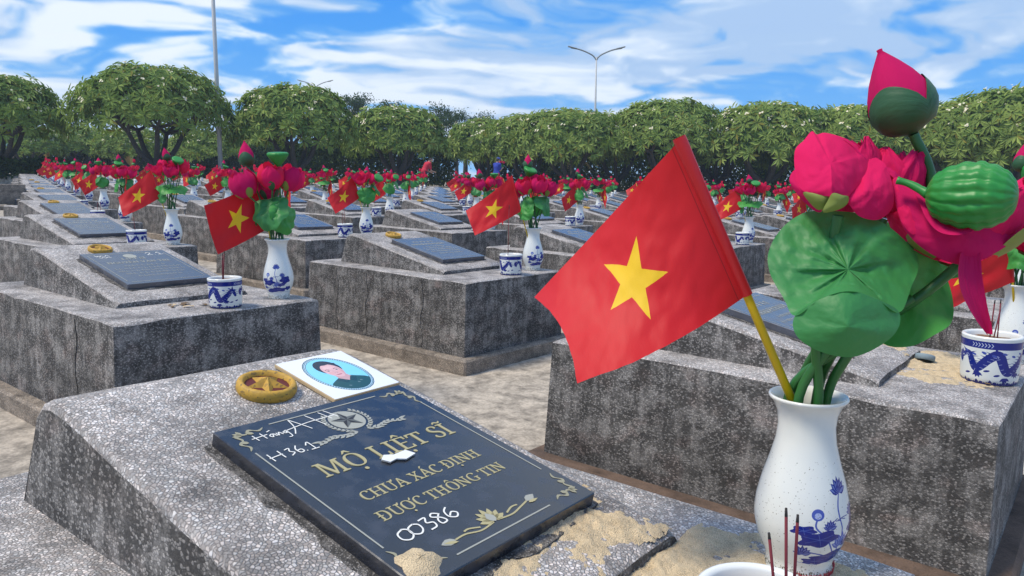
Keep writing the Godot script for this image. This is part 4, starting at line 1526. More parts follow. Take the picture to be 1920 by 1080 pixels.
func leaflet(b: MB, c: Vector2, ang: float, l: float, w: float, y := 0.0187):
	var p := []
	for s in [[0.0, 0.0], [0.25, 0.42], [0.55, 0.5], [0.85, 0.22], [1.0, 0.0], [0.85, -0.22], [0.55, -0.5], [0.25, -0.42]]:
		p.append(c + Vector2(s[0] * l, s[1] * w).rotated(ang))
	b.flat(p, y)

func inscribe(pq: Node3D):
	# frame lines
	for s in [[-0.125, -0.2445, 0.135, -0.2415], [-0.125, 0.2395, 0.115, 0.2425], [-0.2055, -0.165, -0.2025, 0.165], [0.2025, -0.175, 0.2055, 0.155]]:
		var b := MB.new(-1)
		b.quad(Vector3(s[0], 0.0186, s[3]), Vector3(s[2], 0.0186, s[3]), Vector3(s[2], 0.0186, s[1]), Vector3(s[0], 0.0186, s[1]))
		part(pq, "frame_line", b.done(), M.silver)
	# scrolls in the four corners
	for sx in [-1, 1]:
		for sz in [-1, 1]:
			var b := MB.new(-1)
			for q in [[0, 1], [1, 0]]:
				var l := []
				for p in [[0.198, 0.236], [0.182, 0.229], [0.170, 0.240], [0.155, 0.231], [0.142, 0.238]]:
					var e := Vector2(p[0], p[1]) if q[0] == 0 else Vector2(p[1] - 0.031, p[0] + 0.031)
					l.append(Vector2(e.x * sx, e.y * sz))
				b.stroke(curve2(l, 5), [0.002, 0.004, 0.005, 0.005, 0.005, 0.004, 0.003, 0.004, 0.005, 0.006, 0.006, 0.005, 0.003, 0.003, 0.004, 0.005, 0.005, 0.004, 0.003, 0.002, 0.001], 0.0187)
				var h := Vector2(0.168 * sx, 0.225 * sz) if q[0] == 0 else Vector2(0.194 * sx, 0.199 * sz)
				leaflet(b, h, 0.7 * sx * sz + (0.0 if sx > 0 else PI), 0.016, 0.010, 0.0188)
			for k in 3: leaflet(b, Vector2(0.190 * sx, 0.228 * sz), atan2(sz, sx) + (k - 1) * 0.6, 0.018, 0.009, 0.0189)
			part(pq, "corner_scroll", b.done(), M.scroll)
	# star in a disc with a wreath
	var c := Vector2(0.013, -0.186)
	var e := MB.new(-1)
	var ring := []
	for k in 40: ring.append(c + Vector2(cos(TAU * k / 40.0), sin(TAU * k / 40.0)) * 0.037)
	e.flat(ring, 0.0186)
	part(pq, "emblem_disc", e.done(), M.silver)
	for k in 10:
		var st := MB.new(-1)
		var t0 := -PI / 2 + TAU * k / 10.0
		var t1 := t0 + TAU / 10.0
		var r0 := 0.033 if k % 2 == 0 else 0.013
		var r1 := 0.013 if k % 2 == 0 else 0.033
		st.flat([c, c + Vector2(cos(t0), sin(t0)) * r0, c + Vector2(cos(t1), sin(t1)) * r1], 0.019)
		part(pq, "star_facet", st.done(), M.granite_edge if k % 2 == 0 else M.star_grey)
	var w := MB.new(-1)
	for sd in [-1, 1]:
		for k in 11:
			var t: float = PI / 2 - sd * (0.35 + k * 0.19)
			var p := c + Vector2(cos(t), sin(t)) * 0.045
			leaflet(w, p, t - sd * 1.1, 0.011, 0.005)
			leaflet(w, p, t - sd * 2.0, 0.010, 0.004)
		for k in 9:
			var p := c + Vector2(sd * (0.012 + k * 0.0105), 0.048 + 0.004 * sin(k * 1.0))
			leaflet(w, p, (0.0 if sd > 0 else PI) - sd * 0.5, 0.017 - k * 0.0007, 0.006)
			leaflet(w, p, (0.0 if sd > 0 else PI) + sd * 0.35, 0.018 - k * 0.0007, 0.006)
		leaflet(w, c + Vector2(sd * 0.095, 0.046), (0.0 if sd > 0 else PI) - sd * 0.15, 0.022, 0.006)
	part(pq, "wreath", w.done(), M.silver).set_meta("kind", "stuff")
	text_on(pq, "MÔ LIÊT SĨ", [[1, "dot"], [5, "dot"]], 0.322, 0.010, -0.036, M.gilt)
	text_on(pq, "CHUA XÁC DINH", [[2, "horn"], [9, "bar"], [10, "dot"]], 0.285, 0.001, 0.055, M.gilt)
	text_on(pq, "DUOC THÔNG TIN", [[0, "bar"], [1, "horn"], [2, "horn"], [2, "dot"]], 0.306, -0.004, 0.114, M.gilt)
	# lotus spray
	var l := MB.new(-1)
	var o := Vector2(-0.005, 0.214)
	for k in 7:
		leaflet(l, o, -PI / 2 + (k - 3) * 0.46, 0.036 - 0.002 * absi(k - 3), 0.013)
	part(pq, "lotus_petals", l.done(), M.gilt)
	l = MB.new(-1)
	leaflet(l, o + Vector2(0, 0.004), -PI / 2, 0.026, 0.018, 0.0191)
	part(pq, "lotus_heart", l.done(), M.silver)
	brush(pq, "lotus_stem", [[[0.0, 0.216], [0.035, 0.220], [0.065, 0.214], [0.09, 0.208]], [[-0.01, 0.217], [-0.045, 0.221], [-0.075, 0.213], [-0.10, 0.214]], [[0.03, 0.212], [0.05, 0.205], [0.065, 0.206]], [[-0.04, 0.214], [-0.06, 0.206], [-0.072, 0.207]]], 0.0035, M.gilt, 0.0187)
	for q in [[0.088, 0.208, -0.25], [-0.098, 0.214, PI + 0.1]]:
		l = MB.new(-1)
		leaflet(l, Vector2(q[0], q[1]), q[2], 0.030, 0.016)
		part(pq, "lotus_bud", l.done(), M.silver)
		l = MB.new(-1)
		leaflet(l, Vector2(q[0], q[1] + 0.006), q[2] + 0.25, 0.026, 0.007, 0.019)
		part(pq, "bud_edge", l.done(), M.gilt)
	# written by hand in white paint
	var h := "handwriting"
	brush(pq, h, [[[-0.150, 0.146], [-0.164, 0.152], [-0.166, 0.166], [-0.154, 0.173], [-0.143, 0.165], [-0.143, 0.151], [-0.152, 0.145]],
		[[-0.126, 0.145], [-0.140, 0.150], [-0.143, 0.163], [-0.132, 0.171], [-0.121, 0.164], [-0.119, 0.151], [-0.128, 0.145]],
		[[-0.113, 0.144], [-0.098, 0.143], [-0.105, 0.155], [-0.094, 0.160], [-0.097, 0.171], [-0.111, 0.173]],
		[[-0.070, 0.148], [-0.080, 0.141], [-0.087, 0.148], [-0.074, 0.158], [-0.071, 0.169], [-0.083, 0.171], [-0.083, 0.160], [-0.069, 0.147]],
		[[-0.047, 0.141], [-0.058, 0.149], [-0.061, 0.163], [-0.050, 0.171], [-0.041, 0.163], [-0.048, 0.156], [-0.058, 0.163]]], 0.0030, M.chalk)
	brush(pq, h, [[[-0.192, -0.150], [-0.191, -0.124]], [[-0.170, -0.152], [-0.169, -0.126]], [[-0.195, -0.136], [-0.167, -0.139]],
		[[-0.158, -0.148], [-0.148, -0.150], [-0.152, -0.140], [-0.146, -0.133], [-0.156, -0.126]],
		[[-0.132, -0.152], [-0.139, -0.141], [-0.137, -0.128], [-0.129, -0.129], [-0.130, -0.137], [-0.138, -0.136]],
		[[-0.124, -0.128], [-0.122, -0.127]], [[-0.116, -0.143], [-0.107, -0.152], [-0.106, -0.126]], [[-0.115, -0.126], [-0.098, -0.126]]], 0.0024, M.chalk)
	brush(pq, h, [[[-0.183, -0.208], [-0.150, -0.211]], [[-0.176, -0.219], [-0.174, -0.198]], [[-0.160, -0.220], [-0.158, -0.198]],
		[[-0.142, -0.209], [-0.149, -0.204], [-0.145, -0.198], [-0.140, -0.208], [-0.137, -0.198]], [[-0.134, -0.208], [-0.133, -0.198], [-0.128, -0.208], [-0.124, -0.198]], [[-0.114, -0.208], [-0.121, -0.204], [-0.116, -0.199], [-0.113, -0.209], [-0.113, -0.186], [-0.121, -0.184]], [[-0.146, -0.219], [-0.138, -0.222]],
		[[-0.105, -0.188], [-0.092, -0.210], [-0.086, -0.240]], [[-0.086, -0.240], [-0.074, -0.212], [-0.066, -0.190]], [[-0.120, -0.205], [-0.06, -0.214], [0.004, -0.215]], [[-0.048, -0.240], [-0.040, -0.212], [-0.034, -0.190]], [[-0.018, -0.238], [-0.008, -0.205]], [[-0.004, -0.240], [0.008, -0.206]]], 0.0022, M.chalk)

func portrait() -> StandardMaterial3D:
	var p := Pic.new(512, 512, Color(0.90, 0.91, 0.92))
	var navy := Color(0.12, 0.22, 0.30)
	p.oval(0.5, 0.5, 0.375, 0.455, navy)
	p.oval(0.5, 0.5, 0.366, 0.445, Color(0.72, 0.86, 0.92))
	for k in 84:
		var t := TAU * k / 84.0
		p.oval(0.5 + cos(t) * 0.353, 0.5 + sin(t) * 0.432, 0.008, 0.010, navy, t)
	p.oval(0.5, 0.5, 0.340, 0.418, navy)
	p.oval(0.5, 0.5, 0.334, 0.411, Color(0.52, 0.82, 0.93))
	# shoulders in a dark green tunic, kept inside the oval
	var coat := []
	for q in [[0.42, 0.60], [0.34, 0.64], [0.25, 0.69], [0.215, 0.73]]: coat.append(Vector2(q[0], q[1]))
	for k in 15:
		var t := PI - 0.62 - k * (PI - 1.24) / 14.0
		coat.append(Vector2(0.5 + cos(t) * 0.334, 0.5 + sin(t) * 0.411))
	for q in [[0.785, 0.73], [0.75, 0.68], [0.66, 0.63], [0.59, 0.59]]: coat.append(Vector2(q[0], q[1]))
	p.poly(coat, Color(0.15, 0.30, 0.29))
	var skin := Color(0.86, 0.69, 0.69)
	# hair, neck, face
	p.oval(0.495, 0.325, 0.165, 0.185, Color(0.10, 0.11, 0.17))
	p.poly(v2([[0.425, 0.50], [0.575, 0.50], [0.60, 0.62], [0.51, 0.70], [0.41, 0.62]]), skin.darkened(0.10))
	p.oval(0.50, 0.405, 0.128, 0.165, skin)
	p.poly(v2([[0.375, 0.44], [0.41, 0.53], [0.47, 0.585], [0.53, 0.585], [0.59, 0.53], [0.625, 0.44]]), skin)
	p.poly(v2([[0.36, 0.38], [0.385, 0.29], [0.45, 0.255], [0.50, 0.262], [0.56, 0.255], [0.62, 0.30], [0.64, 0.38], [0.66, 0.25], [0.5, 0.15], [0.34, 0.25]]), Color(0.10, 0.11, 0.17))
	for q in [[0.44, 0.47, 0.045, 0.035], [0.565, 0.47, 0.045, 0.035]]: p.oval(q[0], q[1], q[2], q[3], Color(0.86, 0.60, 0.60), 0.0, 0.35)
	p.poly(v2([[0.60, 0.34], [0.63, 0.42], [0.60, 0.52], [0.55, 0.575], [0.58, 0.47]]), Color(0.70, 0.52, 0.53), 0.35)
	p.oval(0.49, 0.33, 0.07, 0.04, Color(0.93, 0.80, 0.79), 0.0, 0.4)
	p.poly(v2([[0.50, 0.40], [0.525, 0.47], [0.505, 0.485]]), Color(0.70, 0.50, 0.51), 0.4)
	for s in [-1, 1]:
		p.line(v2([[0.5 + s * 0.035, 0.382], [0.5 + s * 0.062, 0.370], [0.5 + s * 0.092, 0.380]]), 4.0, Color(0.28, 0.22, 0.25))
		p.oval(0.5 + s * 0.062, 0.410, 0.025, 0.010, Color(0.93, 0.90, 0.90))
		p.oval(0.5 + s * 0.062, 0.410, 0.011, 0.010, Color(0.14, 0.10, 0.12))
		p.line(v2([[0.5 + s * 0.036, 0.411], [0.5 + s * 0.062, 0.400], [0.5 + s * 0.090, 0.411]]), 2.5, Color(0.25, 0.18, 0.2))
		p.oval(0.5 + s * 0.014, 0.478, 0.007, 0.005, Color(0.58, 0.40, 0.42))
		p.poly(v2([[0.5, 0.70], [0.5 + s * 0.085, 0.61], [0.5 + s * 0.15, 0.65], [0.5 + s * 0.06, 0.75]]), Color(0.12, 0.25, 0.25))
	p.line(v2([[0.488, 0.40], [0.484, 0.46], [0.490, 0.476]]), 2.5, Color(0.74, 0.57, 0.58))
	p.poly(v2([[0.455, 0.522], [0.485, 0.514], [0.50, 0.517], [0.515, 0.514], [0.545, 0.522], [0.52, 0.538], [0.48, 0.538]]), Color(0.74, 0.42, 0.46))
	p.line(v2([[0.455, 0.522], [0.5, 0.526], [0.545, 0.522]]), 2.0, Color(0.50, 0.26, 0.30))
	for q in [[0.56, 0.77], [0.62, 0.74], [0.40, 0.80]]: p.line(v2([[q[0], q[1]], [q[0] + 0.02, q[1] + 0.015]]), 3.0, Color(0.75, 0.80, 0.80))
	var m := mat(Color(1, 1, 1), 0.15)
	m.albedo_texture = p.out()
	return m

# a curved skin stretched over an outline; every point has its own distance
func skin_mesh(mid: Vector3, rim: Array, org: Vector3, bulge: Vector3, crumple: float, seed_: int, rows := 12, fine_k := 5, fold := 0.0, pinch := 0.0) -> ArrayMesh:
	var n := FastNoiseLite.new(); n.seed = seed_; n.frequency = 1.0
	var loop := []
	var m := rim.size()
	for i in m:
		for k in fine_k:
			loop.append(rim[i].cubic_interpolate(rim[(i + 1) % m], rim[(i + m - 1) % m], rim[(i + 2) % m], float(k) / fine_k))
	var g := []
	var nrm := (mid - cam_t.origin).normalized() * -1.0
	for j in rows + 1:
		var r := float(j) / rows
		for k in loop.size():
			var p: Vector3 = mid.lerp(loop[k], r)
			var e := (p - mid) * 22.0
			var t := TAU * k / loop.size()
			p += bulge * (1.0 - r * r)
			var down := clampf(-(loop[k] - mid).normalized().y, 0.0, 1.0)
			p += nrm * fold * down * sin(PI * minf(r / 0.55, 1.0)) + Vector3.UP * fold * 0.6 * down * sin(PI * minf(r / 0.5, 1.0))
			p += nrm * crumple * minf(r * 4.0, 1.0) * (n.get_noise_3d(e.x, e.y, e.z) + 0.45 * n.get_noise_3d(e.x * 2.6, e.y * 2.6, e.z * 2.6 + 4.0) + pinch * sin(t * 8.0 + 4.0 * n.get_noise_2d(cos(t) * 2.0, sin(t) * 2.0)) * (1.0 - r))
			g.append(p - org)
	var b := MB.new(0)
	b.grid(g, loop.size(), true, true, cam_t.basis.x * 4.0, cam_t.basis.y * 4.0)
	return b.done()

func px3(a: Array) -> Array:
	var o := []
	for p in a: o.append(pix(p[0], p[1], p[2]))
	return o

func build_near(u: float, v: float, g: Node3D, vp: Vector3, vs: Node3D):
	inscribe(g.get_node("plaque"))
	# portrait tile, leaning on the head edge of the plaque
	var gt := g.transform
	var tl := thing("portrait_tile", "white ceramic tile with an oval portrait above the plaque", "photo tile", gt * slope_t(0.206, -1.165, 0.002) * Transform3D(Basis(Vector3.UP, 0.02), Vector3.ZERO))
	var b := MB.new(-1)
	b.box(Vector3(-0.096, 0.0, -0.106), Vector3(0.096, 0.0085, 0.106), 0.0012)
	var bd := part(tl, "tile_body", b.done(), M.tile_side)
	b = MB.new(0)
	b.grid([Vector3(-0.0945, 0.0089, 0.1045), Vector3(0.0945, 0.0089, 0.1045), Vector3(-0.0945, 0.0089, -0.1045), Vector3(0.0945, 0.0089, -0.1045)], 2)
	part(tl, "print", b.done(), portrait())
	# a chip of white tile on the lettering
	b = MB.new(-1)
	var sh := v2([[-0.034, -0.012], [-0.018, -0.020], [-0.003, -0.009], [0.028, -0.006], [0.033, 0.014], [0.003, 0.016], [-0.010, 0.004], [-0.028, 0.004]])
	b.flat(sh, 0.003)
	for i in sh.size():
		var p: Vector2 = sh[i]
		var q: Vector2 = sh[(i + 1) % sh.size()]
		b.quad(Vector3(q.x, 0, q.y), Vector3(p.x, 0, p.y), Vector3(p.x, 0.003, p.y), Vector3(q.x, 0.003, q.y))
		b.quad(Vector3(p.x, 0, p.y), Vector3(q.x, 0, q.y), Vector3(q.x, 0.003, q.y), Vector3(p.x, 0.003, p.y))
	var pq: Node3D = g.get_node("plaque")
	solo("tile_shard", b.done(), M.tile, "broken white tile shard lying on the plaque lettering", "tile shard", gt * pq.transform * Transform3D(Basis(Vector3.UP, 0.15), Vector3(-0.002, 0.0195, -0.022)))
	# sand strewn at the foot of the bed
	sand_sheet(gt, -0.50, 0.50, -0.372, -0.01, 21, "yellow sand strewn before the unnamed soldier's plaque", 0)
	sand_sheet(gt, -0.10, 0.34, -0.56, -0.375, 22, "yellow sand drifted against the foot of the lettered plaque", 1)
	b = MB.new(0)
	b.lathe([Vector2(0.034, 0.0), Vector2(0.026, 0.007), Vector2(0.014, 0.011), Vector2(0.0, 0.012)], 18, 5.0, 0.35, 3.0, 0.001)
	solo("sand_heap", b.done(), M.sand, "little heap of sand on the plaque corner", "sand", gt * pq.transform * Transform3D(Basis(Vector3.UP, 0.4), Vector3(-0.185, 0.0175, 0.222)), "", "")
	# lumps of clay and litter in the sand
	var r := RandomNumberGenerator.new(); r.seed = 5
	for k in 7:
		b = MB.new(0)
		var rr := [0.009, 0.010, 0.005, 0.004, 0.006, 0.004, 0.005][k] as float
		b.lathe([Vector2(0.002, -rr * 0.3), Vector2(rr, 0.0), Vector2(rr * 0.9, rr * 0.5), Vector2(rr * 0.4, rr * 0.9), Vector2(0, rr)], 9, 5.0, 0.5)
		var q := [[0.235, -0.245], [0.30, -0.19], [0.20, -0.16], [0.10, -0.11], [0.16, -0.23], [0.26, -0.12], [0.03, -0.2]][k] as Array
		solo("clay_lump", b.done(), M.clay, "small brown clay lump in the sand beside the speckled vase", "clay lump", gt * Transform3D(Basis(Vector3.UP, k * 1.0), Vector3(q[0], TOP + 0.009, q[1])), "clay lumps in the sand")
	# incense in the bowl
	var bw := fuv(u + 0.02, v - 0.103, 0.0) + Vector3(0.032, 0, 0)
	for k in 3:
		var a := bw + Vector3([0.012, 0.0, -0.010][k], 0.12, [0.0, 0.01, 0.005][k])
		incense(a, a + Vector3([0.003, -0.004, -0.012][k], [0.122, 0.135, 0.100][k], -0.01), "thin dark red incense stick in the bowl beside the speckled vase", "incense before the unnamed soldier", 0.0021)
	# the vase's printed line
	build_near_bouquet(vp)
	# flag
	var T := pix(1275, 262, 1.22)
	var mouth := vp + Vector3(-0.034, 0.312, 0.004)
	var B := T.lerp(mouth, 0.60)
	var foot := mouth + (mouth - T).normalized() * 0.10
	var OT := pix(1003, 556, 1.40)
	var OB := pix(1083, 718, 1.18)
	var fl := thing("flag", "large red hand flag with a yellow star beside the unnamed soldier's plaque", "flag", Transform3D(Basis(), vp))
	var ax := (T - foot).normalized()
	b = MB.new(0)
	b.tube([foot - vp, T - vp], 0.0072, 14)
	part(fl, "stick", b.done(), M.stick)
	b = MB.new(0)
	b.tube([T + ax * 0.004 - vp, T - ax * 0.004 - vp, T.lerp(B, 0.3) - vp, T.lerp(B, 0.7) - vp, B - vp], [0.0108, 0.0112, 0.0100, 0.0098, 0.0098], 16, false)
	part(fl, "sleeve", b.done(), M.hem)
	var nn := FastNoiseLite.new(); nn.seed = 3; nn.frequency = 0.9
	var gg := []
	var nu := 44
	var nv := 30
	var nrm: Vector3 = (B - T).cross(OT - T).normalized()
	if nrm.dot(cam_t.origin - T) < 0: nrm = -nrm
	for j in nv:
		var t := float(j) / (nv - 1)
		for i in nu:
			var s := float(i) / (nu - 1)
			var p: Vector3 = T.lerp(B, t).lerp(OT.lerp(OB, t), s)
			# the outer part swings away from the viewer, a soft valley runs across the upper half
			p += nrm * (0.030 * sin(PI * s) * (t - 0.35) - 0.020 * exp(-pow((s - 0.55 - t * 0.35) * 5.0, 2.0)) * (1.0 - t * 0.5) + 0.010 * sin(s * 7.0 + t * 2.0) * s * t)
			p += nrm * (nn.get_noise_2d(s * 3.0, t * 2.2) * 0.008 + absf(nn.get_noise_2d(s * 7.0 + 5.0, t * 5.0 + s * 3.0)) * 0.0045) * minf(s * 4.0, 1.0)
			p += (OB - OT).normalized() * 0.030 * sin(PI * t) * 0.0
			p += (T - OT).normalized() * 0.022 * sin(PI * t) * pow(s, 4.0)
			p += Vector3.DOWN * 0.010 * sin(PI * s) * t
			gg.append(p - vp)
	b = MB.new(0)
	b.grid(gg, nu)
	var cl := part(fl, "cloth", b.done(), M.flag)
	b = MB.new(-1)
	for j in nv - 1:
		var a0: Vector3 = gg[j * nu + 2] + nrm * 0.0008
		var a1: Vector3 = gg[(j + 1) * nu + 2] + nrm * 0.0008
		var w: Vector3 = (gg[j * nu + 3] - gg[j * nu + 2]) * 0.16
		b.quad(a0, a1, a1 + w, a0 + w)
	part(fl, "seam", b.done(), M.seam)
	tag(cl, "red cloth with a yellow five-pointed star")
	# lettering round the foot of the vase
	ring_text(vs, "Chuong trình \"Dâng hoa", 0.0562, 0.006, -2.1 - vs.rotation.y)

func ring_text(vs: Node3D, words: String, rad: float, h: float, from: float):
	# red printing round the foot of the vase, letter by letter; own angle 0 is the vase's +x, growing towards -z
	var f := SystemFont.new()
	f.font_names = PackedStringArray(["Droid Serif"])
	var red := mat(Color(0.42, 0.02, 0.04), 0.4)
	var x := 0.0
	for i in words.length():
		var c := words[i]
		var w := f.get_string_size(c, HORIZONTAL_ALIGNMENT_LEFT, -1, 32).x * 0.00042
		var t := from + (x + w / 2) / rad
		x += w
		if c == " ": continue
		var tm := TextMesh.new()
		tm.font = f; tm.text = c; tm.font_size = 32; tm.pixel_size = 0.00042; tm.depth = 0.0012; tm.curve_step = 2.0
		tm.vertical_alignment = VERTICAL_ALIGNMENT_BOTTOM
		var out := Vector3(cos(t), 0, -sin(t))
		var along := Vector3(-sin(t), 0, -cos(t))
		var b := Basis(along, Vector3.UP, out) * Basis(Vector3.RIGHT, 0.12)
		part(vs, "letter", tm, red, Transform3D(b, out * rad + Vector3(0, h, 0)))

func sand_sheet(gt: Transform3D, x0: float, x1: float, z0: float, z1: float, seed_: int, label: String, on_bed: int):
	var n := FastNoiseLite.new(); n.seed = seed_; n.frequency = 6.5; n.fractal_octaves = 6; n.fractal_gain = 0.62
	var f := FastNoiseLite.new(); f.seed = seed_ + 1; f.frequency = 42.0; f.fractal_octaves = 3
	var nx := int((x1 - x0) / 0.004)
	var nz := int((z1 - z0) / 0.004)
	var hh := []
	for j in nz + 1:
		for i in nx + 1:
			var x := x0 + (x1 - x0) * i / nx
			var z := z0 + (z1 - z0) * j / nz
			var e := minf(minf(x - x0, x1 - x), (z1 - z) * 0.8 + 0.02)
			if on_bed == 0: e = minf(minf(x - x0, x1 - x), z1 - z + 0.0)
			var k := n.get_noise_2d(x, z) * 0.021 + 0.0050 + f.get_noise_2d(x, z) * 0.0065
			k = k * 0.62 + clampf((x - 0.0) * 0.012, -0.008, 0.004)
			k -= 0.016 * exp(-e * 22.0)
			hh.append(k)
	var b := MB.new(0)
	for j in nz:
		for i in nx:
			var q := []
			var any := false
			for d in [[0, 1], [1, 1], [1, 0], [0, 0]]:
				var ii: int = i + d[0]
				var jj: int = j + d[1]
				var x := x0 + (x1 - x0) * ii / nx
				var z := z0 + (z1 - z0) * jj / nz
				var k: float = hh[jj * (nx + 1) + ii]
				if k > 0.0: any = true
				var base := TOP + (0.0 if on_bed == 0 else 0.03 + SLOPE * (-0.37 - z))
				q.append(Vector3(x, base + clampf(k, -0.003, 0.012), z))
			if any: b.quad(q[0], q[1], q[2], q[3])
	solo("sand", b.done(), M.sand, label, "sand", gt, "", "stuff")

func build_near_bouquet(vp: Vector3):
	var o := thing("lotus_bouquet", "large paper lotus bouquet over the lettered plaque, with a big drooping green leaf", "bouquet", Transform3D(Basis(), vp))
	# the great front leaf, folded down over the stems, and the one behind it
	var upper := skin_mesh(pix(1590, 505, 1.125), px3([[1555, 396, 1.19], [1618, 402, 1.18], [1676, 432, 1.17], [1722, 486, 1.18], [1708, 540, 1.14], [1686, 586, 1.085], [1642, 560, 1.065], [1592, 546, 1.055], [1540, 560, 1.06], [1491, 592, 1.08], [1470, 560, 1.12], [1444, 512, 1.15], [1442, 468, 1.17], [1470, 424, 1.19], [1510, 398, 1.20]]), vp, Vector3.ZERO, 0.0075, 4, 26, 7, 0.0, 1.1)
	var whole := skin_mesh(pix(1590, 612, 1.045), px3([[1491, 592, 1.08], [1540, 560, 1.06], [1592, 546, 1.055], [1642, 560, 1.065], [1686, 586, 1.085], [1674, 630, 1.07], [1606, 668, 1.065], [1540, 660, 1.065], [1494, 630, 1.075]]), vp, (cam_t.origin - pix(1590, 612, 1.045)).normalized() * 0.010, 0.0022, 9, 18, 9)
	whole.add_surface_from_arrays(Mesh.PRIMITIVE_TRIANGLES, upper.surface_get_arrays(0))
	var lf := part(o, "lotus_leaf", whole, M.leaf)
	tag(lf, "big satin leaf folded down in front of the stems")
	lf = part(o, "lotus_leaf", skin_mesh(pix(1712, 545, 1.20), px3([[1690, 470, 1.22], [1752, 484, 1.25], [1782, 540, 1.24], [1786, 600, 1.20], [1752, 628, 1.17], [1704, 650, 1.16], [1650, 640, 1.17], [1640, 580, 1.19], [1655, 520, 1.21]]), vp, pix(1712, 545, 1.23) - pix(1712, 545, 1.20), 0.008, 6, 14, 6), M.leaf_b)
	part(o, "lotus_leaf", S.leaves[2], M.leaf, Transform3D(up_t(pix(1730, 450, 1.33) - vp, Vector3(0.5, 0.6, -0.3)).basis.scaled(Vector3.ONE * 0.075), pix(1730, 450, 1.33) - vp))
	# the full bloom: broad outer petals round a smaller heart
	var full := near_bloom(o, pix(1580, 400, 1.255) - vp, Vector3(-0.10, 1, -0.05), 0.060, 0.112, 0.15, 11, 0.55)
	near_petal(full, vp, [[1490, 284, 1.18], [1508, 262, 1.19], [1522, 246, 1.20], [1532, 252, 1.20], [1549, 249, 1.20], [1589, 261, 1.20], [1616, 281, 1.20], [1628, 296, 1.19], [1622, 330, 1.17], [1600, 358, 1.15], [1588, 369, 1.14], [1564, 364, 1.12], [1553, 368, 1.12], [1509, 360, 1.14], [1493, 334, 1.16]], 0.034, 31, M.pink)
	near_petal(full, vp, [[1480, 339, 1.19], [1491, 318, 1.20], [1512, 330, 1.18], [1530, 366, 1.16], [1541, 394, 1.16], [1531, 397, 1.16], [1514, 385, 1.17], [1497, 367, 1.18]], 0.014, 32, M.pink_b)
	for q in [[[1506, 361, 1.14], [1530, 362, 1.13], [1553, 368, 1.125], [1549, 384, 1.13], [1536, 394, 1.14], [1520, 382, 1.14]], [[1562, 362, 1.115], [1580, 366, 1.115], [1591, 369, 1.12], [1588, 383, 1.125], [1570, 394, 1.125], [1543, 398, 1.125], [1552, 376, 1.12]]]:
		part(full, "sepal", skin_mesh(mid_of(q), px3(q), vp, Vector3(0, 0, 0.006), 0.001, 5, 6, 5), M.sepal, full.transform.affine_inverse())
	# its neighbour leans away
	var lean_b := near_bloom(o, pix(1660, 404, 1.26) - vp, Vector3(0.12, 1, -0.05), 0.050, 0.098, 0.30, 14, 0.2)
	near_petal(lean_b, vp, [[1626, 294, 1.20], [1655, 303, 1.19], [1664, 316, 1.18], [1672, 340, 1.17], [1676, 366, 1.165], [1672, 392, 1.165], [1647, 412, 1.16], [1614, 407, 1.15], [1598, 391, 1.15], [1590, 374, 1.15], [1608, 346, 1.16]], 0.022, 33, M.pink)
	near_petal(lean_b, vp, [[1632, 296, 1.23], [1662, 274, 1.25], [1682, 292, 1.25], [1695, 283, 1.24], [1704, 307, 1.23], [1701, 326, 1.215], [1684, 338, 1.20], [1662, 322, 1.21]], 0.010, 34, M.pink_b)
	# the open bloom that holds the pod: a wide wall of petals in front, the rest behind
	var wide := near_bloom(o, pix(1806, 484, 1.20) - vp, Vector3(0.05, 1, -0.35), 0.088, 0.096, 0.62, 17, 0.35)
	near_petal(wide, vp, [[1676, 337, 1.18], [1704, 342, 1.17], [1720, 372, 1.15], [1738, 412, 1.12], [1766, 437, 1.095], [1812, 438, 1.085], [1858, 410, 1.10], [1896, 400, 1.13], [1924, 388, 1.16], [1918, 426, 1.16], [1890, 459, 1.15], [1850, 483, 1.14], [1815, 497, 1.14], [1775, 490, 1.14], [1730, 466, 1.15], [1696, 430, 1.16], [1680, 384, 1.17]], 0.020, 35, M.pink_b)
	near_petal(wide, vp, [[1674, 336, 1.185], [1700, 338, 1.18], [1706, 372, 1.165], [1722, 420, 1.15], [1712, 440, 1.15], [1690, 415, 1.16], [1678, 376, 1.175]], 0.008, 36, M.pink)
	near_bloom(o, pix(1930, 470, 1.24) - vp, Vector3(0.5, 1, 0.0), 0.070, 0.11, 0.2, 19, 0.2)
	# one petal has slipped down
	var gg := []
	var path := curve3(px3([[1812, 470, 1.14], [1812, 520, 1.12], [1826, 572, 1.12], [1850, 626, 1.13]]), 5)
	for i in path.size():
		var s := float(i) / (path.size() - 1)
		var half := 0.026 * pow(sin(PI * (0.32 + 0.66 * s)), 0.8)
		for k in 7:
			var t := k / 3.0 - 1.0
			gg.append(path[path.size() - 1 - i] - vp + Vector3(0.88, 0.12, -0.4) * half_at(1.0 - s) * t + Vector3(0, 0, 0.010) * (t * t))
	var b := MB.new(0)
	b.grid(gg, 7)
	part(o, "fallen_petal", b.done(), M.pink_b)
	# tall bud
	var b0 := pix(1713, 250, 1.22)
	var b1 := pix(1648, 92, 1.22)
	var bd := part(o, "lotus_bud", S.bud, M.pink_b, up_t(b0 - vp, b1 - b0, 0.55).scaled_local(Vector3(1.13, 1.0, 1.13) * (b0.distance_to(b1) / 0.142)))
	part(bd, "calyx", S.calyx, M.calyx)
	# seed pod lying in the open bloom
	var pd := pix(1736, 366, 1.13)
	var pt := up_t(pd - vp, pix(1880, 368, 1.07) - pd, 0.4)
	var pod := part(o, "seed_pod", near_pod(), M.pod, pt)
	var m := MB.new(0)
	m.tube(curve3([pix(1682, 338, 1.15) - vp, pix(1708, 346, 1.14) - vp, pix(1740, 364, 1.125) - vp], 4), [0.006, 0.0055, 0.005, 0.005, 0.0055, 0.006, 0.006, 0.007, 0.008], 10)
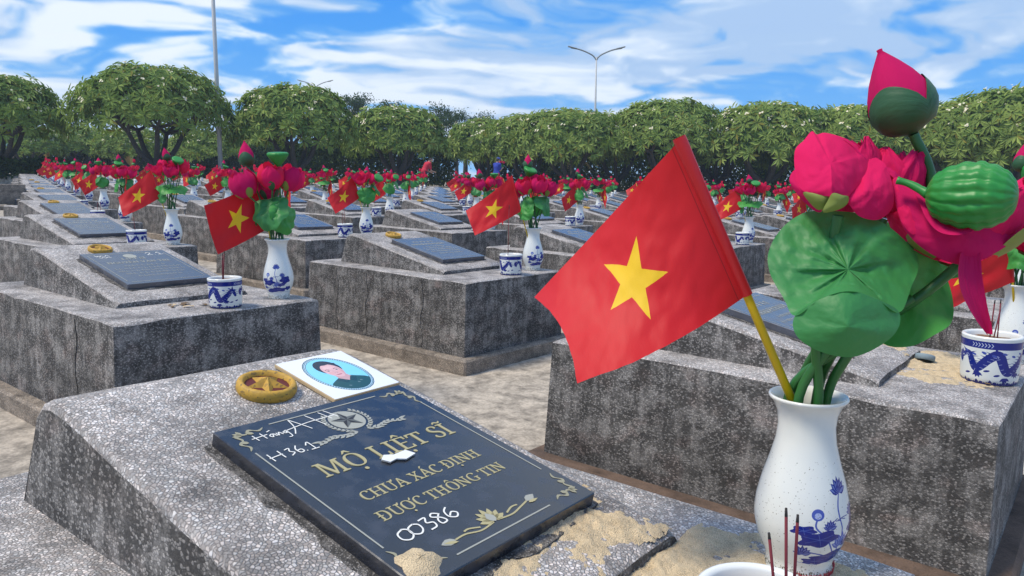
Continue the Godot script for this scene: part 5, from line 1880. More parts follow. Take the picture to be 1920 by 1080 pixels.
	part(pod, "neck", m.done(), M.pod, pt.affine_inverse())
	# stems
	var heads := [[1713, 252, 1.22, 1604, 640, 1742, 380], [1572, 404, 1.16, 1530, 640, 1548, 520], [1655, 410, 1.20, 1560, 640, 1610, 520], [1806, 490, 1.18, 1596, 640, 1720, 560], [1590, 540, 1.09, 1542, 640, 1568, 590], [1712, 560, 1.20, 1578, 640, 1650, 600]]
	for i in heads.size():
		var h: Array = heads[i]
		var a := i * 1.05 + 0.3
		var foot := Vector3(cos(a) * 0.022, 0.17, sin(a) * 0.018)
		var mouth := Vector3(cos(a) * 0.030, 0.312, sin(a) * 0.026)
		m = MB.new(0)
		m.tube(curve3([foot, mouth, pix(h[3], h[4], 1.235) - vp, pix(h[5], h[6], lerpf(1.235, h[2], 0.6)) - vp, pix(h[0], h[1], h[2]) - vp], 6), 0.0080, 12, false)
		part(o, "stem", m.done(), M.stem)

func half_at(s: float) -> float:
	return 0.026 * pow(maxf(sin(PI * (0.30 + 0.67 * s)), 0.0), 0.8)

func near_pod() -> ArrayMesh:
	# ribbed shell with rows of seed bumps across the face
	var g := []
	var around := 120
	var prof := [Vector2(0.006, 0.0), Vector2(0.020, 0.004), Vector2(0.036, 0.014), Vector2(0.045, 0.030), Vector2(0.050, 0.048), Vector2(0.051, 0.066), Vector2(0.048, 0.082), Vector2(0.041, 0.096), Vector2(0.030, 0.107), Vector2(0.016, 0.113), Vector2(0.001, 0.115)]
	prof = curve2(prof, 3)
	for j in prof.size():
		for k in around:
			var t := TAU * k / around
			var p: Vector2 = prof[j]
			var s := float(j) / prof.size()
			var row := s * 9.0
			var knob := pow(absf(sin(row * PI)), 0.6) * (0.55 + 0.45 * absf(sin(t * 8.0 + floorf(row) * 0.9)))
			var r := p.x * (0.81 + 0.10 * knob + 0.07 * pow(absf(sin(t * 8.0)), 0.8))
			var y := p.y
			g.append(Vector3(cos(t) * r, y, -sin(t) * r))
	var m := MB.new(0)
	m.grid(g, around, true, true)
	return m.done()

func mid_of(q: Array) -> Vector3:
	var m := Vector3.ZERO
	for p in q: m += pix(p[0], p[1], p[2])
	return m / q.size()

func near_petal(f: Node3D, vp: Vector3, rim: Array, bulge: float, seed_: int, m: Material):
	# one broad petal with its own rim in space, cupped towards its outside
	var mid := mid_of(rim)
	var out := (cam_t.origin - mid).normalized()
	part(f, "petal", skin_mesh(mid, px3(rim), vp, out * bulge, 0.0045, seed_, 16, 6), m, f.transform.affine_inverse())

func near_bloom(o: Node3D, p: Vector3, dir: Vector3, R: float, H: float, op: float, seed_: int, turn: float) -> Node3D:
	var t := up_t(p, dir, turn)
	var f := flower_node(o, t)
	var sp := sepal_mesh(R * 0.97, H)
	for k in 3: part(f, "sepal", sp, M.sepal, Transform3D(Basis(Vector3.UP, TAU * k / 3.0 + 0.2), Vector3.ZERO))
	var r := RandomNumberGenerator.new(); r.seed = seed_
	for ring in 2:
		var n := 5 if ring == 0 else 4
		for k in n:
			var mesh := petal_mesh(R * (1.0 - 0.13 * ring), H * r.randf_range(0.96, 1.06), op * (1.0 - 0.3 * ring), 0.92, seed_ * 10 + ring * 5 + k, 22, 19)
			part(f, "petal", mesh, [M.pink, M.pink_b, M.pink_c][0 if r.randf() < 0.7 else 1], Transform3D(Basis(Vector3.UP, TAU * (k + ring * 0.5) / n) * Basis(Vector3.RIGHT, r.randf_range(-0.05, 0.08)), Vector3.ZERO))
	return f

# ---------------------------------------------------------------- trees
func leaf_tris(st: SurfaceTool, p: Vector3, dir: Vector3, side: Vector3, l: float, w: float, c: Color):
	var n := side.cross(dir).normalized()
	var mid := p + dir * l * 0.55
	var a := mid + side * w * 0.5 + n * w * 0.18
	var b := mid - side * w * 0.5 + n * w * 0.18
	var tip := p + dir * l - n * l * 0.10
	for v in [p, a, tip, p, tip, b]:
		st.set_color(c)
		st.add_vertex(v)

func wood_mesh(limbs: Array) -> ArrayMesh:
	var m := MB.new(0)
	for l in limbs: m.tube(l[0], l[1], l[2], false)
	return m.done()

func frangipani_mesh(seed_: int, R: float, Ht: float) -> Array:
	var r := RandomNumberGenerator.new(); r.seed = seed_
	var nz := FastNoiseLite.new(); nz.seed = seed_; nz.frequency = 1.3
	var limbs := []
	var fork := Vector3(0, 0.55, 0)
	limbs.append([[Vector3(0, -0.1, 0), Vector3(0.03, 0.25, 0.02), fork], [0.24, 0.19, 0.17], 9])
	var low := Ht * 0.52
	var ends := []
	var n1 := 5
	for i in n1:
		var a := TAU * (i + r.randf_range(-0.25, 0.25)) / n1
		var d1 := Vector3(cos(a), 0, sin(a))
		var e1 := fork + d1 * R * 0.34 + Vector3(0, low * 0.72 + r.randf_range(-0.1, 0.2) - 0.35, 0)
		limbs.append([curve3([fork, fork.lerp(e1, 0.5) + Vector3(0, -0.10, 0) + d1 * 0.12, e1], 4), [0.13, 0.12, 0.115, 0.11, 0.105, 0.10, 0.095, 0.09, 0.085], 7])
		for j in 3:
			var b := a + (j - 1) * 0.52 + r.randf_range(-0.15, 0.15)
			var d2 := Vector3(cos(b), 0, sin(b))
			var e2 := d2 * R * r.randf_range(0.50, 0.68) + Vector3(0, low + r.randf_range(0.15, 0.5), 0)
			limbs.append([curve3([e1, e1.lerp(e2, 0.55) + Vector3(0, -0.06, 0), e2], 3), [0.075, 0.07, 0.066, 0.062, 0.058, 0.054, 0.05], 6])
			for k in 4:
				var cc := b + (k - 1.5) * 0.35 + r.randf_range(-0.2, 0.2)
				var q := r.randf_range(0.45, 0.95)
				var e3 := Vector3(cos(cc), 0, sin(cc)) * R * q
				e3.y = low + (Ht - low) * sqrt(maxf(0.02, 1.0 - q * q)) * 0.84
				limbs.append([curve3([e2, e2.lerp(e3, 0.5) + Vector3(r.randf_range(-0.08, 0.08), 0.05, r.randf_range(-0.08, 0.08)), e3], 2), [0.04, 0.036, 0.032, 0.028, 0.024], 5])
				ends.append(e3)
	var st := SurfaceTool.new()
	st.begin(Mesh.PRIMITIVE_TRIANGLES)
	st.set_smooth_group(-1)
	var bl := SurfaceTool.new()
	bl.begin(Mesh.PRIMITIVE_TRIANGLES)
	bl.set_smooth_group(-1)
	var N := 950
	for i in N:
		# tips spread over an uneven dome, a few hanging inside and under its rim
		var f := (i + 0.5) / N
		var a := i * 2.399963
		var q := sqrt(f) * 1.0
		var lump := 1.0 + 0.16 * nz.get_noise_2d(cos(a) * q * 2.2, sin(a) * q * 2.2) + 0.08 * nz.get_noise_2d(cos(a) * q * 6.0 + 9, sin(a) * q * 6.0)
		var depth := 1.0 - absf(r.randfn()) * 0.10
		var y := low + (Ht - low) * pow(maxf(0.0, 1.0 - pow(q, 2.6)), 0.5) * lump * depth
		if q > 0.80: y -= r.randf_range(0.0, 0.75) * (Ht - low) * 0.45
		elif r.randf() < 0.22: y = lerpf(low + 0.1, y, r.randf_range(0.25, 0.85))
		var p := Vector3(cos(a) * q * R * lump + r.randf_range(-0.12, 0.12), y + r.randf_range(-0.10, 0.14), sin(a) * q * R * lump)
		var ax := (Vector3(p.x, (y - low) * 1.3 + 0.5, p.z)).normalized()
		var sx := ax.cross(Vector3(0.3, 0.2, 0.9)).normalized()
		var sz := sx.cross(ax)
		var tone := r.randf()
		var base := Color(0.140, 0.225, 0.055).lerp(Color(0.320, 0.405, 0.110), tone)
		var turn := r.randf() * TAU
		var nl := 9 + r.randi() % 4
		for k in nl:
			var t := turn + k * 2.4
			var lift := r.randf_range(-0.25, 0.75)
			var out := sx * cos(t) + sz * sin(t)
			var d := (out + ax * lift).normalized()
			d = (d + Vector3(0, -0.28, 0)).normalized()
			var sd := d.cross(ax).normalized()
			var c := base * r.randf_range(0.8, 1.2)
			if r.randf() < 0.05: c = Color(0.24, 0.23, 0.05)
			leaf_tris(st, p + d * 0.02, d, sd, r.randf_range(0.26, 0.42), r.randf_range(0.08, 0.11), c)
		if r.randf() < 0.17 and y > low + 0.25 * (Ht - low):
			for k in 4:
				var c0 := p + ax * 0.13 + Vector3(r.randf_range(-0.10, 0.10), r.randf_range(-0.05, 0.07), r.randf_range(-0.10, 0.10))
				for s in 5:
					var t0 := TAU * s / 5.0
					var t1 := TAU * (s + 0.8) / 5.0
					bl.set_color(Color(0.78, 0.74, 0.55) if r.randf() < 0.85 else Color(0.66, 0.50, 0.30))
					bl.add_vertex(c0)
					bl.add_vertex(c0 + (sx * cos(t0) + sz * sin(t0)) * 0.042 + ax * 0.012)
					bl.add_vertex(c0 + (sx * cos(t1) + sz * sin(t1)) * 0.042 + ax * 0.012)
	st.generate_normals()
	bl.generate_normals()
	return [wood_mesh(limbs), st.commit(), bl.commit()]

func airy_mesh(seed_: int, R: float, Ht: float, dense: float) -> Array:
	# a tall loose broadleaf tree: clumps of small leaves on upright limbs
	var r := RandomNumberGenerator.new(); r.seed = seed_
	var limbs := []
	limbs.append([[Vector3(0, -0.1, 0), Vector3(0.05, Ht * 0.3, 0), Vector3(-0.05, Ht * 0.6, 0.05), Vector3(0.05, Ht * 0.9, 0)], [0.20, 0.16, 0.10, 0.03], 7])
	var st := SurfaceTool.new()
	st.begin(Mesh.PRIMITIVE_TRIANGLES)
	st.set_smooth_group(-1)
	for i in 26:
		var h := Ht * r.randf_range(0.42, 0.98)
		var a := r.randf() * TAU
		var w := R * sin(PI * clampf((h / Ht - 0.30) / 0.75, 0.05, 0.95)) * r.randf_range(0.35, 1.0)
		var c := Vector3(cos(a) * w, h, sin(a) * w)
		var b := Vector3(0, h - w * 0.7 - 0.2, 0)
		limbs.append([[b, b.lerp(c, 0.5) + Vector3(0, 0.06, 0), c], [0.05, 0.035, 0.015], 4])
		var cr := r.randf_range(0.35, 0.75) * R * 0.5
		var tone := r.randf()
		for k in int(150 * dense):
			var p := c + Vector3(r.randfn(), r.randfn() * 0.75, r.randfn()) * cr * 0.55
			var d := Vector3(r.randfn(), r.randfn() - 0.4, r.randfn()).normalized()
			var sd := d.cross(Vector3(r.randfn(), r.randfn(), r.randfn())).normalized()
			leaf_tris(st, p, d, sd, r.randf_range(0.14, 0.22), 0.08, Color(0.035, 0.070, 0.026).lerp(Color(0.075, 0.120, 0.045), tone) * r.randf_range(0.8, 1.25))
	st.generate_normals()
	return [wood_mesh(limbs), st.commit()]

func hedge_mesh(long: float, high: float, deep: float, seed_: int) -> Array:
	var r := RandomNumberGenerator.new(); r.seed = seed_
	var st := SurfaceTool.new()
	st.begin(Mesh.PRIMITIVE_TRIANGLES)
	st.set_smooth_group(-1)
	var n := int(long * high * 430)
	for i in n:
		var p := Vector3(r.randf_range(-0.5, 0.5) * long, r.randf() * high, deep * 0.5 * (1.0 if r.randf() < 0.75 else -1.0) + r.randfn() * 0.05)
		if r.randf() < 0.35:
			p.y = high * (1.0 + r.randfn() * 0.04)
			p.z = r.randf_range(-0.5, 0.5) * deep
		p.y += 0.05 * sin(p.x * 2.3 + seed_)
		var d := Vector3(r.randfn(), r.randfn() + 0.3, r.randfn() + (0.8 if p.z > 0 else -0.8)).normalized()
		leaf_tris(st, p, d, d.cross(Vector3(r.randfn(), r.randfn(), r.randfn())).normalized(), r.randf_range(0.20, 0.36), 0.16, Color(0.035, 0.065, 0.024).lerp(Color(0.100, 0.150, 0.045), r.randf()))
	st.generate_normals()
	var limbs := []
	for k in int(long / 0.6):
		var x := -long / 2 + 0.3 + k * 0.6
		limbs.append([[Vector3(x, -0.05, 0), Vector3(x + 0.05, high * 0.5, 0.03), Vector3(x - 0.03, high * 0.9, -0.04)], [0.02, 0.015, 0.008], 5])
	return [wood_mesh(limbs), st.commit()]

const RISE := 0.62
const AWAY := 1.36

func build_back():
	M.foliage = mat(Color(1, 1, 1), 0.6, 0.25)
	M.foliage.vertex_color_use_as_albedo = true
	M.foliage.backlight_enabled = true
	M.foliage.backlight = Color(0.70, 0.76, 0.45)
	M.blossom = mat(Color(1, 1, 1), 0.7)
	M.blossom.vertex_color_use_as_albedo = true
	var bark := noise_img(256, 0.04, FastNoiseLite.TYPE_SIMPLEX_SMOOTH, 91, 5)
	var bk := PackedByteArray(); bk.resize(256 * 256 * 3)
	for i in 256 * 256:
		var g := 0.045 + 0.07 * bark[i] / 255.0
		bk[i * 3] = s8(g * 1.05); bk[i * 3 + 1] = s8(g * 0.98); bk[i * 3 + 2] = s8(g * 0.9)
	M.bark = tri_mat(tex(bk, 256, 256), 1.4, 0.95, tex1(bark, 256, 256), 0.8, false)
	M.galv = mat(Color(0.52, 0.53, 0.52), 0.5)
	M.lamp = mat(Color(0.26, 0.28, 0.28), 0.5)
	M.cream = mat(Color(0.52, 0.44, 0.33), 0.9)
	M.ochre = mat(Color(0.58, 0.34, 0.10), 0.85)
	# raised terrace behind the graves
	var m := MB.new(-1)
	m.box(Vector3(-130, -0.5, -190), Vector3(130, RISE, -38.4), 0.02)
	var tr := part(self, "terrace", m.done(), M.path, Transform3D(lean, fw(0, -TOP, 0)))
	tag(tr, "raised sandy terrace behind the grave field", "terrace", "", "structure")
	print("back ", Time.get_ticks_msec())

	var kinds := [frangipani_mesh(1, 3.0, 4.3), frangipani_mesh(2, 2.5, 3.9), frangipani_mesh(3, 2.3, 3.4), frangipani_mesh(5, 2.9, 3.7)]
	print("trees ", Time.get_ticks_msec())
	# trunk at x, distance, kind, size, top of the crown, label
	var big := "frangipani tree with a wide flowering dome and dark spreading limbs"
	var row := "frangipani tree in the unbroken flowering row behind the graves"
	var low := "low pale green frangipani tree in the shade behind the great domed one"
	var list := [
		[306, 30.0, 0, 134, "%s, beside the tall bare pole" % big, ""],
		[22, 29.0, 1, 150, "open-limbed frangipani tree standing over the low dark hedge and visitors", ""],
		[562, 31.5, 1, 168, "rounded frangipani tree below the small distant twin-armed lamp", ""],
		[748, 36.0, 2, 206, "smaller yellowish frangipani tree before the tall loose dark trees", ""],
	]
	for q in [[915, 40.0, 2, 228], [985, 38.0, 1, 220], [1062, 36.5, 3, 211], [1150, 38.0, 1, 219], [1243, 35.5, 0, 194], [1335, 37.5, 2, 224], [1425, 34.5, 3, 200], [1520, 35.5, 1, 212], [1600, 34.0, 3, 203], [1690, 34.0, 0, 210], [1790, 32.0, 3, 194], [1880, 30.5, 0, 172], [1985, 29.5, 3, 160]]:
		list.append([q[0], q[1], q[2], q[3], row, "frangipani row"])
	for q in [[-40, 46.0, 3, 246], [70, 44.0, 1, 242], [165, 47.0, 3, 240], [262, 45.0, 1, 244], [400, 44.0, 3, 250], [480, 47.0, 3, 246], [660, 45.0, 3, 250]]:
		list.append([q[0], q[1], q[2], q[3], low, "low frangipani trees"])
	var n := 0
	for e in list:
		var k: Array = kinds[e[2]]
		var dist: float = e[1] * AWAY
		var p := on_ground(e[0], dist)
		p.y += RISE
		var top := pix(e[0], e[3], dist).y
		var hk: float = [4.3, 3.9, 3.4, 3.7][e[2]]
		var sy: float = (top - p.y) / (hk + 0.12)
		var sx := sy if e[1] < 38.0 and n > 2 else maxf(sy, 0.8 * AWAY)
		if n == 0: sx = sy * 1.0
		var t := thing("frangipani_tree", e[4], "tree", Transform3D(Basis(Vector3.UP, n * 1.7 + 0.4).scaled(Vector3(sx, sy, sx)), p), e[5])
		part(t, "trunk", k[0], M.bark)
		part(t, "crown", k[1], M.foliage)
		part(t, "blossoms", k[2], M.blossom).set_meta("kind", "stuff")
		n += 1
	# tall loose trees far behind
	var tall := [airy_mesh(1, 1.7, 7.0, 1.0), airy_mesh(2, 2.0, 6.5, 1.2)]
	for q in [[672, 58.0, 0, 168, "tall slender dark tree rising alone above the crowns"], [735, 60.0, 0, 181, "tall thin feathery tree behind the yellowish frangipani"], [822, 50.0, 1, 202, "bushy dark tree beside the gap of bright sky"], [858, 52.0, 1, 213, "smaller bushy dark tree at the edge of the sky gap"], [907, 62.0, 1, 216, "distant grey green round-headed tree"], [985, 62.0, 0, 208, "distant tree with twin tufts over the row"]]:
		var k: Array = tall[q[2]]
		var p := on_ground(q[0], q[1] * AWAY)
		var s: float = (pix(q[0], q[3], q[1] * AWAY).y - p.y) / ([7.1, 6.6][q[2]])
		var t := thing("broadleaf_tree", q[4], "tree", Transform3D(Basis(Vector3.UP, n * 1.3).scaled(Vector3(s, s, s)), p))
		part(t, "trunk", k[0], M.bark)
		part(t, "crown", k[1], M.foliage)
		n += 1
	# hedges
	for q in [[55, 29.0, 3.2, 0.62, "low clipped dark hedge in front of the visitors"], [690, 40.0, 9.0, 2.0, "high dark hedge under the yellowish frangipani tree"], [985, 43.0, 4.6, 1.7, "dark hedge behind the person in blue"], [1130, 42.0, 7.0, 2.1, "dark hedge behind the lamp post foot"], [1330, 41.0, 7.0, 2.1, "dark hedge under the crown of the row beside the big flag"], [1530, 40.0, 7.0, 2.1, "dark hedge behind the pink blooms of the speckled vase"], [1720, 39.0, 7.0, 2.1, "dark hedge behind the tall bud"], [1900, 37.0, 7.0, 2.1, "dark hedge ending the tree row"], [300, 50.0, 20.0, 1.5, "long distant hedge behind the great frangipani"], [500, 44.0, 7.0, 1.9, "dark hedge under the rounded frangipani tree"]]:
		var hm := hedge_mesh(q[2] * AWAY, q[3] * AWAY * 0.9, 0.9, n)
		var p := on_ground(q[0], q[1] * AWAY)
		p.y += RISE - 0.02
		var t := thing("hedge", q[4], "hedge", Transform3D(Basis(Vector3.UP, -atan((q[0] - 960.0) / LENS) * 0.3), p))
		part(t, "stems", hm[0], M.bark).set_meta("kind", "stuff")
		part(t, "foliage", hm[1], M.foliage)
		n += 1
	build_palms()
	build_posts()

func build_palms():
	var r := RandomNumberGenerator.new(); r.seed = 17
	var n := 0
	for q in [[872, 44.0, 2.3, "young palm with drooping dry fronds in the sky gap"], [897, 43.0, 2.5, "young palm with a thick dark trunk beside the sky gap"], [1068, 41.0, 1.7, "young palm with pale fronds near the lamp post foot"]]:
		var p := on_ground(q[0], q[1] * AWAY)
		p.y += RISE - 0.02
		var t := thing("palm_tree", q[3], "palm", Transform3D(Basis().scaled(Vector3.ONE * AWAY), p))
		var hh: float = q[2]
		var m := MB.new(0)
		m.tube([Vector3(0, -0.1, 0), Vector3(0.04, hh * 0.5, 0), Vector3(0, hh, 0)], [0.17, 0.13, 0.12], 8)
		part(t, "trunk", m.done(), M.bark)
		for k in 13:
			var a := TAU * k / 13.0 + r.randf_range(-0.2, 0.2)
			var d := Vector3(cos(a), 0, sin(a))
			var st := SurfaceTool.new()
			st.begin(Mesh.PRIMITIVE_TRIANGLES)
			st.set_smooth_group(-1)
			var rise := r.randf_range(0.1, 0.7)
			var ln := r.randf_range(1.0, 1.5)
			var col := Color(0.10, 0.15, 0.05) if k % 4 else Color(0.26, 0.20, 0.10)
			for s in 16:
				var f := (s + 1) / 16.0
				var c := Vector3(0, hh, 0) + d * ln * f + Vector3.UP * (rise * f - 0.95 * f * f) * ln
				for sd in [-1, 1]:
					var out: Vector3 = (d.cross(Vector3.UP) * sd + d * 0.5 + Vector3(0, -0.45, 0)).normalized()
					leaf_tris(st, c, out, d, 0.34 * (1.1 - 0.6 * f), 0.05, col * r.randf_range(0.8, 1.2))
			st.generate_normals()
			part(t, "frond", st.commit(), M.foliage)
		n += 1

func lamp_post(x: float, d: float, top_y: float, span: float, label: String):
	var p := on_ground(x, d)
	p.y += RISE - 0.02
	var h := pix(x, top_y, d).y - p.y
	var t := thing("street_lamp", label, "street lamp", Transform3D(Basis(), p))
	var m := MB.new(0)
	m.tube([Vector3(0, 0, 0), Vector3(0, h * 0.5, 0), Vector3(0, h, 0)], [0.11, 0.085, 0.055], 10)
	part(t, "pole", m.done(), M.galv)
	m = MB.new(0)
	m.tube([Vector3(0, 0, 0), Vector3(0, 0.12, 0)], [0.20, 0.19], 10)
	part(t, "base", m.done(), M.galv)
	for s in [-1, 1]:
		m = MB.new(0)
		var e := Vector3(s * span * 0.30, 0.50, 0)
		var e2 := Vector3(s * span * 0.50, 0.66, 0)
		m.tube(curve3([Vector3(0, h - 0.25, 0), Vector3(s * span * 0.08, h + 0.12, 0), Vector3(0, h, 0) + e, Vector3(0, h, 0) + e2], 5), 0.055, 8)
		var arm := part(t, "arm", m.done(), M.lamp)
		m = MB.new(-1)
		var b := Vector3(0, h + 0.03, 0) + e2
		m.box(Vector3(-0.36, -0.035, -0.13), Vector3(0.36, 0.045, 0.13), 0.025)
		part(arm, "lamp_head", m.done(), M.lamp, Transform3D(Basis(Vector3(0, 0, 1), s * 0.24), b - Vector3(s * 0.12, 0.02, 0)))

func build_posts():
	lamp_post(1109, 61.0, 116, 3.9, "tall grey twin-armed street lamp above the tree row")
	lamp_post(602, 100.0, 168, 4.0, "small distant twin-armed street lamp beyond the rounded tree")
	# a bare pole that runs out of the picture
	var p := on_ground(424, 41.5)
	p.y += RISE - 0.02
	var t := thing("tall_pole", "tall bare grey steel pole beside the great frangipani", "pole", Transform3D(Basis(), p))
	var m := MB.new(0)
	m.tube([Vector3(0, 0, 0), Vector3(0, 6, 0), Vector3(0, 16, 0)], [0.125, 0.105, 0.07], 12)
	part(t, "shaft", m.done(), M.galv)
	m = MB.new(-1)
	m.box(Vector3(-0.2, -0.02, -0.2), Vector3(0.2, 0.04, 0.2), 0.01)
	part(t, "base_plate", m.done(), M.galv)
	# garden wall with ochre gate pillars, far behind the hedge
	p = on_ground(150, 70.0); p.y += RISE - 0.02
	t = thing("garden_wall", "long cream garden wall under the low pale trees", "wall", Transform3D(Basis(), p))
	m = MB.new(-1)
	m.box(Vector3(-9, -0.1, -0.12), Vector3(7.0, 1.25, 0.12), 0.01)
	part(t, "wall_body", m.done(), M.cream)
	m = MB.new(-1)
	m.box(Vector3(-9.05, 1.25, -0.2), Vector3(7.05, 1.36, 0.2), 0.02)
	part(t, "coping", m.done(), M.cream)
	for q in [[104, "ochre gate pillar with a moulded cap beside the cream wall"], [256, "second ochre pillar further along the cream wall"]]:
		p = on_ground(q[0], 65.0); p.y += RISE - 0.02
		t = thing("gate_pillar", q[1], "pillar", Transform3D(Basis(), p))
		m = MB.new(-1)
		m.box(Vector3(-0.24, -0.1, -0.24), Vector3(0.24, 1.75, 0.24), 0.01)
		part(t, "shaft", m.done(), M.ochre)
		m = MB.new(-1)
		m.box(Vector3(-0.30, 1.75, -0.30), Vector3(0.30, 1.90, 0.30), 0.02)
		m.box(Vector3(-0.22, 1.905, -0.22), Vector3(0.22, 2.0, 0.22), 0.02)
		part(t, "cap", m.done(), M.ochre)
	# a stone seat at the side path
	p = fw(-9.6, -TOP, 14.2)
	t = thing("stone_bench", "grey stone bench with a backrest beside the end of the grave rows", "bench", Transform3D(lean * Basis(Vector3.UP, 0.9), p))
	m = MB.new(-1)
	m.box(Vector3(-0.6, 0.38, -0.2), Vector3(0.6, 0.46, 0.2), 0.01)
	part(t, "seat", m.done(), M.kerb)
	m = MB.new(-1)
	m.box(Vector3(-0.6, 0.47, -0.24), Vector3(0.6, 0.85, -0.16), 0.01)
	part(t, "backrest", m.done(), M.kerb)
	for s in [-0.42, 0.42]:
		m = MB.new(-1)
		m.box(Vector3(s - 0.06, 0, -0.17), Vector3(s + 0.06, 0.378, 0.17), 0.01)
		part(t, "leg", m.done(), M.kerb)

# ---------------------------------------------------------------- people
# bones: [from, to, radius, radius]; the skin is one surface drawn over all of them
func body_mesh(bones: Array, cell: float, blend: float) -> ArrayMesh:
	var lo := Vector3(1e9, 1e9, 1e9)
	var hi := -lo
	for b in bones:
		var r: float = maxf(b[2], b[3]) + cell * 2
		lo = lo.min(b[0] - Vector3.ONE * r).min(b[1] - Vector3.ONE * r)
		hi = hi.max(b[0] + Vector3.ONE * r).max(b[1] + Vector3.ONE * r)
	var n := Vector3i(((hi - lo) / cell).ceil()) + Vector3i.ONE
	var field := PackedFloat32Array()
	field.resize(n.x * n.y * n.z)
	field.fill(1.0)
	for b in bones:
		var a: Vector3 = b[0]
		var d: Vector3 = b[1] - b[0]
		var dd := maxf(d.length_squared(), 1e-9)
		var rm: float = maxf(b[2], b[3]) + blend + cell * 1.5
		var l := Vector3i(((b[0].min(b[1]) - Vector3.ONE * rm - lo) / cell).floor()).clamp(Vector3i.ZERO, n - Vector3i.ONE)
		var h := Vector3i(((b[0].max(b[1]) + Vector3.ONE * rm - lo) / cell).ceil()).clamp(Vector3i.ZERO, n - Vector3i.ONE)
		for z in range(l.z, h.z + 1):
			for y in range(l.y, h.y + 1):
				var row := (z * n.y + y) * n.x
				for x in range(l.x, h.x + 1):
					var p := lo + Vector3(x, y, z) * cell
					var t := clampf((p - a).dot(d) / dd, 0.0, 1.0)
					var v: float = (p - a - d * t).length() - lerpf(b[2], b[3], t)
					var o := field[row + x]
					var k := maxf(blend - absf(o - v), 0.0) / blend
					field[row + x] = minf(o, v) - k * k * blend * 0.25
	var at := {}
	var verts := []
	for z in n.z - 1:
		for y in n.y - 1:
			for x in n.x - 1:
				var sum := Vector3.ZERO
				var cnt := 0
				var f := []
				for c in 8:
					f.append(field[((z + (c >> 2)) * n.y + y + ((c >> 1) & 1)) * n.x + x + (c & 1)])
				var neg := 0
				for c in 8:
					if f[c] < 0: neg += 1
				if neg == 0 or neg == 8: continue
				for e in [[0, 1], [2, 3], [4, 5], [6, 7], [0, 2], [1, 3], [4, 6], [5, 7], [0, 4], [1, 5], [2, 6], [3, 7]]:
					var fa: float = f[e[0]]
					var fb: float = f[e[1]]
					if (fa < 0) != (fb < 0):
						var t := fa / (fa - fb)
						var pa := Vector3(e[0] & 1, (e[0] >> 1) & 1, e[0] >> 2)
						var pb := Vector3(e[1] & 1, (e[1] >> 1) & 1, e[1] >> 2)
						sum += pa.lerp(pb, t); cnt += 1
				at[Vector3i(x, y, z)] = verts.size()
				verts.append(lo + (Vector3(x, y, z) + sum / cnt) * cell)
	var m := MB.new(0)
	for key in at:
		var x: int = key.x
		var y: int = key.y
		var z: int = key.z
		var f0 := field[(z * n.y + y) * n.x + x]
		for ax in 3:
			var st := Vector3i(1 if ax == 0 else 0, 1 if ax == 1 else 0, 1 if ax == 2 else 0)
			var q: Vector3i = key + st
			if q.x >= n.x or q.y >= n.y or q.z >= n.z: continue
			var f1 := field[(q.z * n.y + q.y) * n.x + q.x]
			if (f0 < 0) == (f1 < 0): continue
			var u := Vector3i(0, 1, 0) if ax == 0 else (Vector3i(0, 0, 1) if ax == 1 else Vector3i(1, 0, 0))
			var w := Vector3i(0, 0, 1) if ax == 0 else (Vector3i(1, 0, 0) if ax == 1 else Vector3i(0, 1, 0))
			var k0: Vector3i = key
			if not (at.has(k0 - u) and at.has(k0 - w) and at.has(k0 - u - w)): continue
			var a: Vector3 = verts[at[k0 - u - w]]
			var b: Vector3 = verts[at[k0 - w]]
			var c: Vector3 = verts[at[k0]]
			var d: Vector3 = verts[at[k0 - u]]
			if f0 < 0: m.quad(a, b, c, d)
			else: m.quad(d, c, b, a)
	return m.done()

func grow(bones: Array, by: float) -> Array:
	var o := []
	for b in bones: o.append([b[0], b[1], b[2] + by, b[3] + by])
	return o

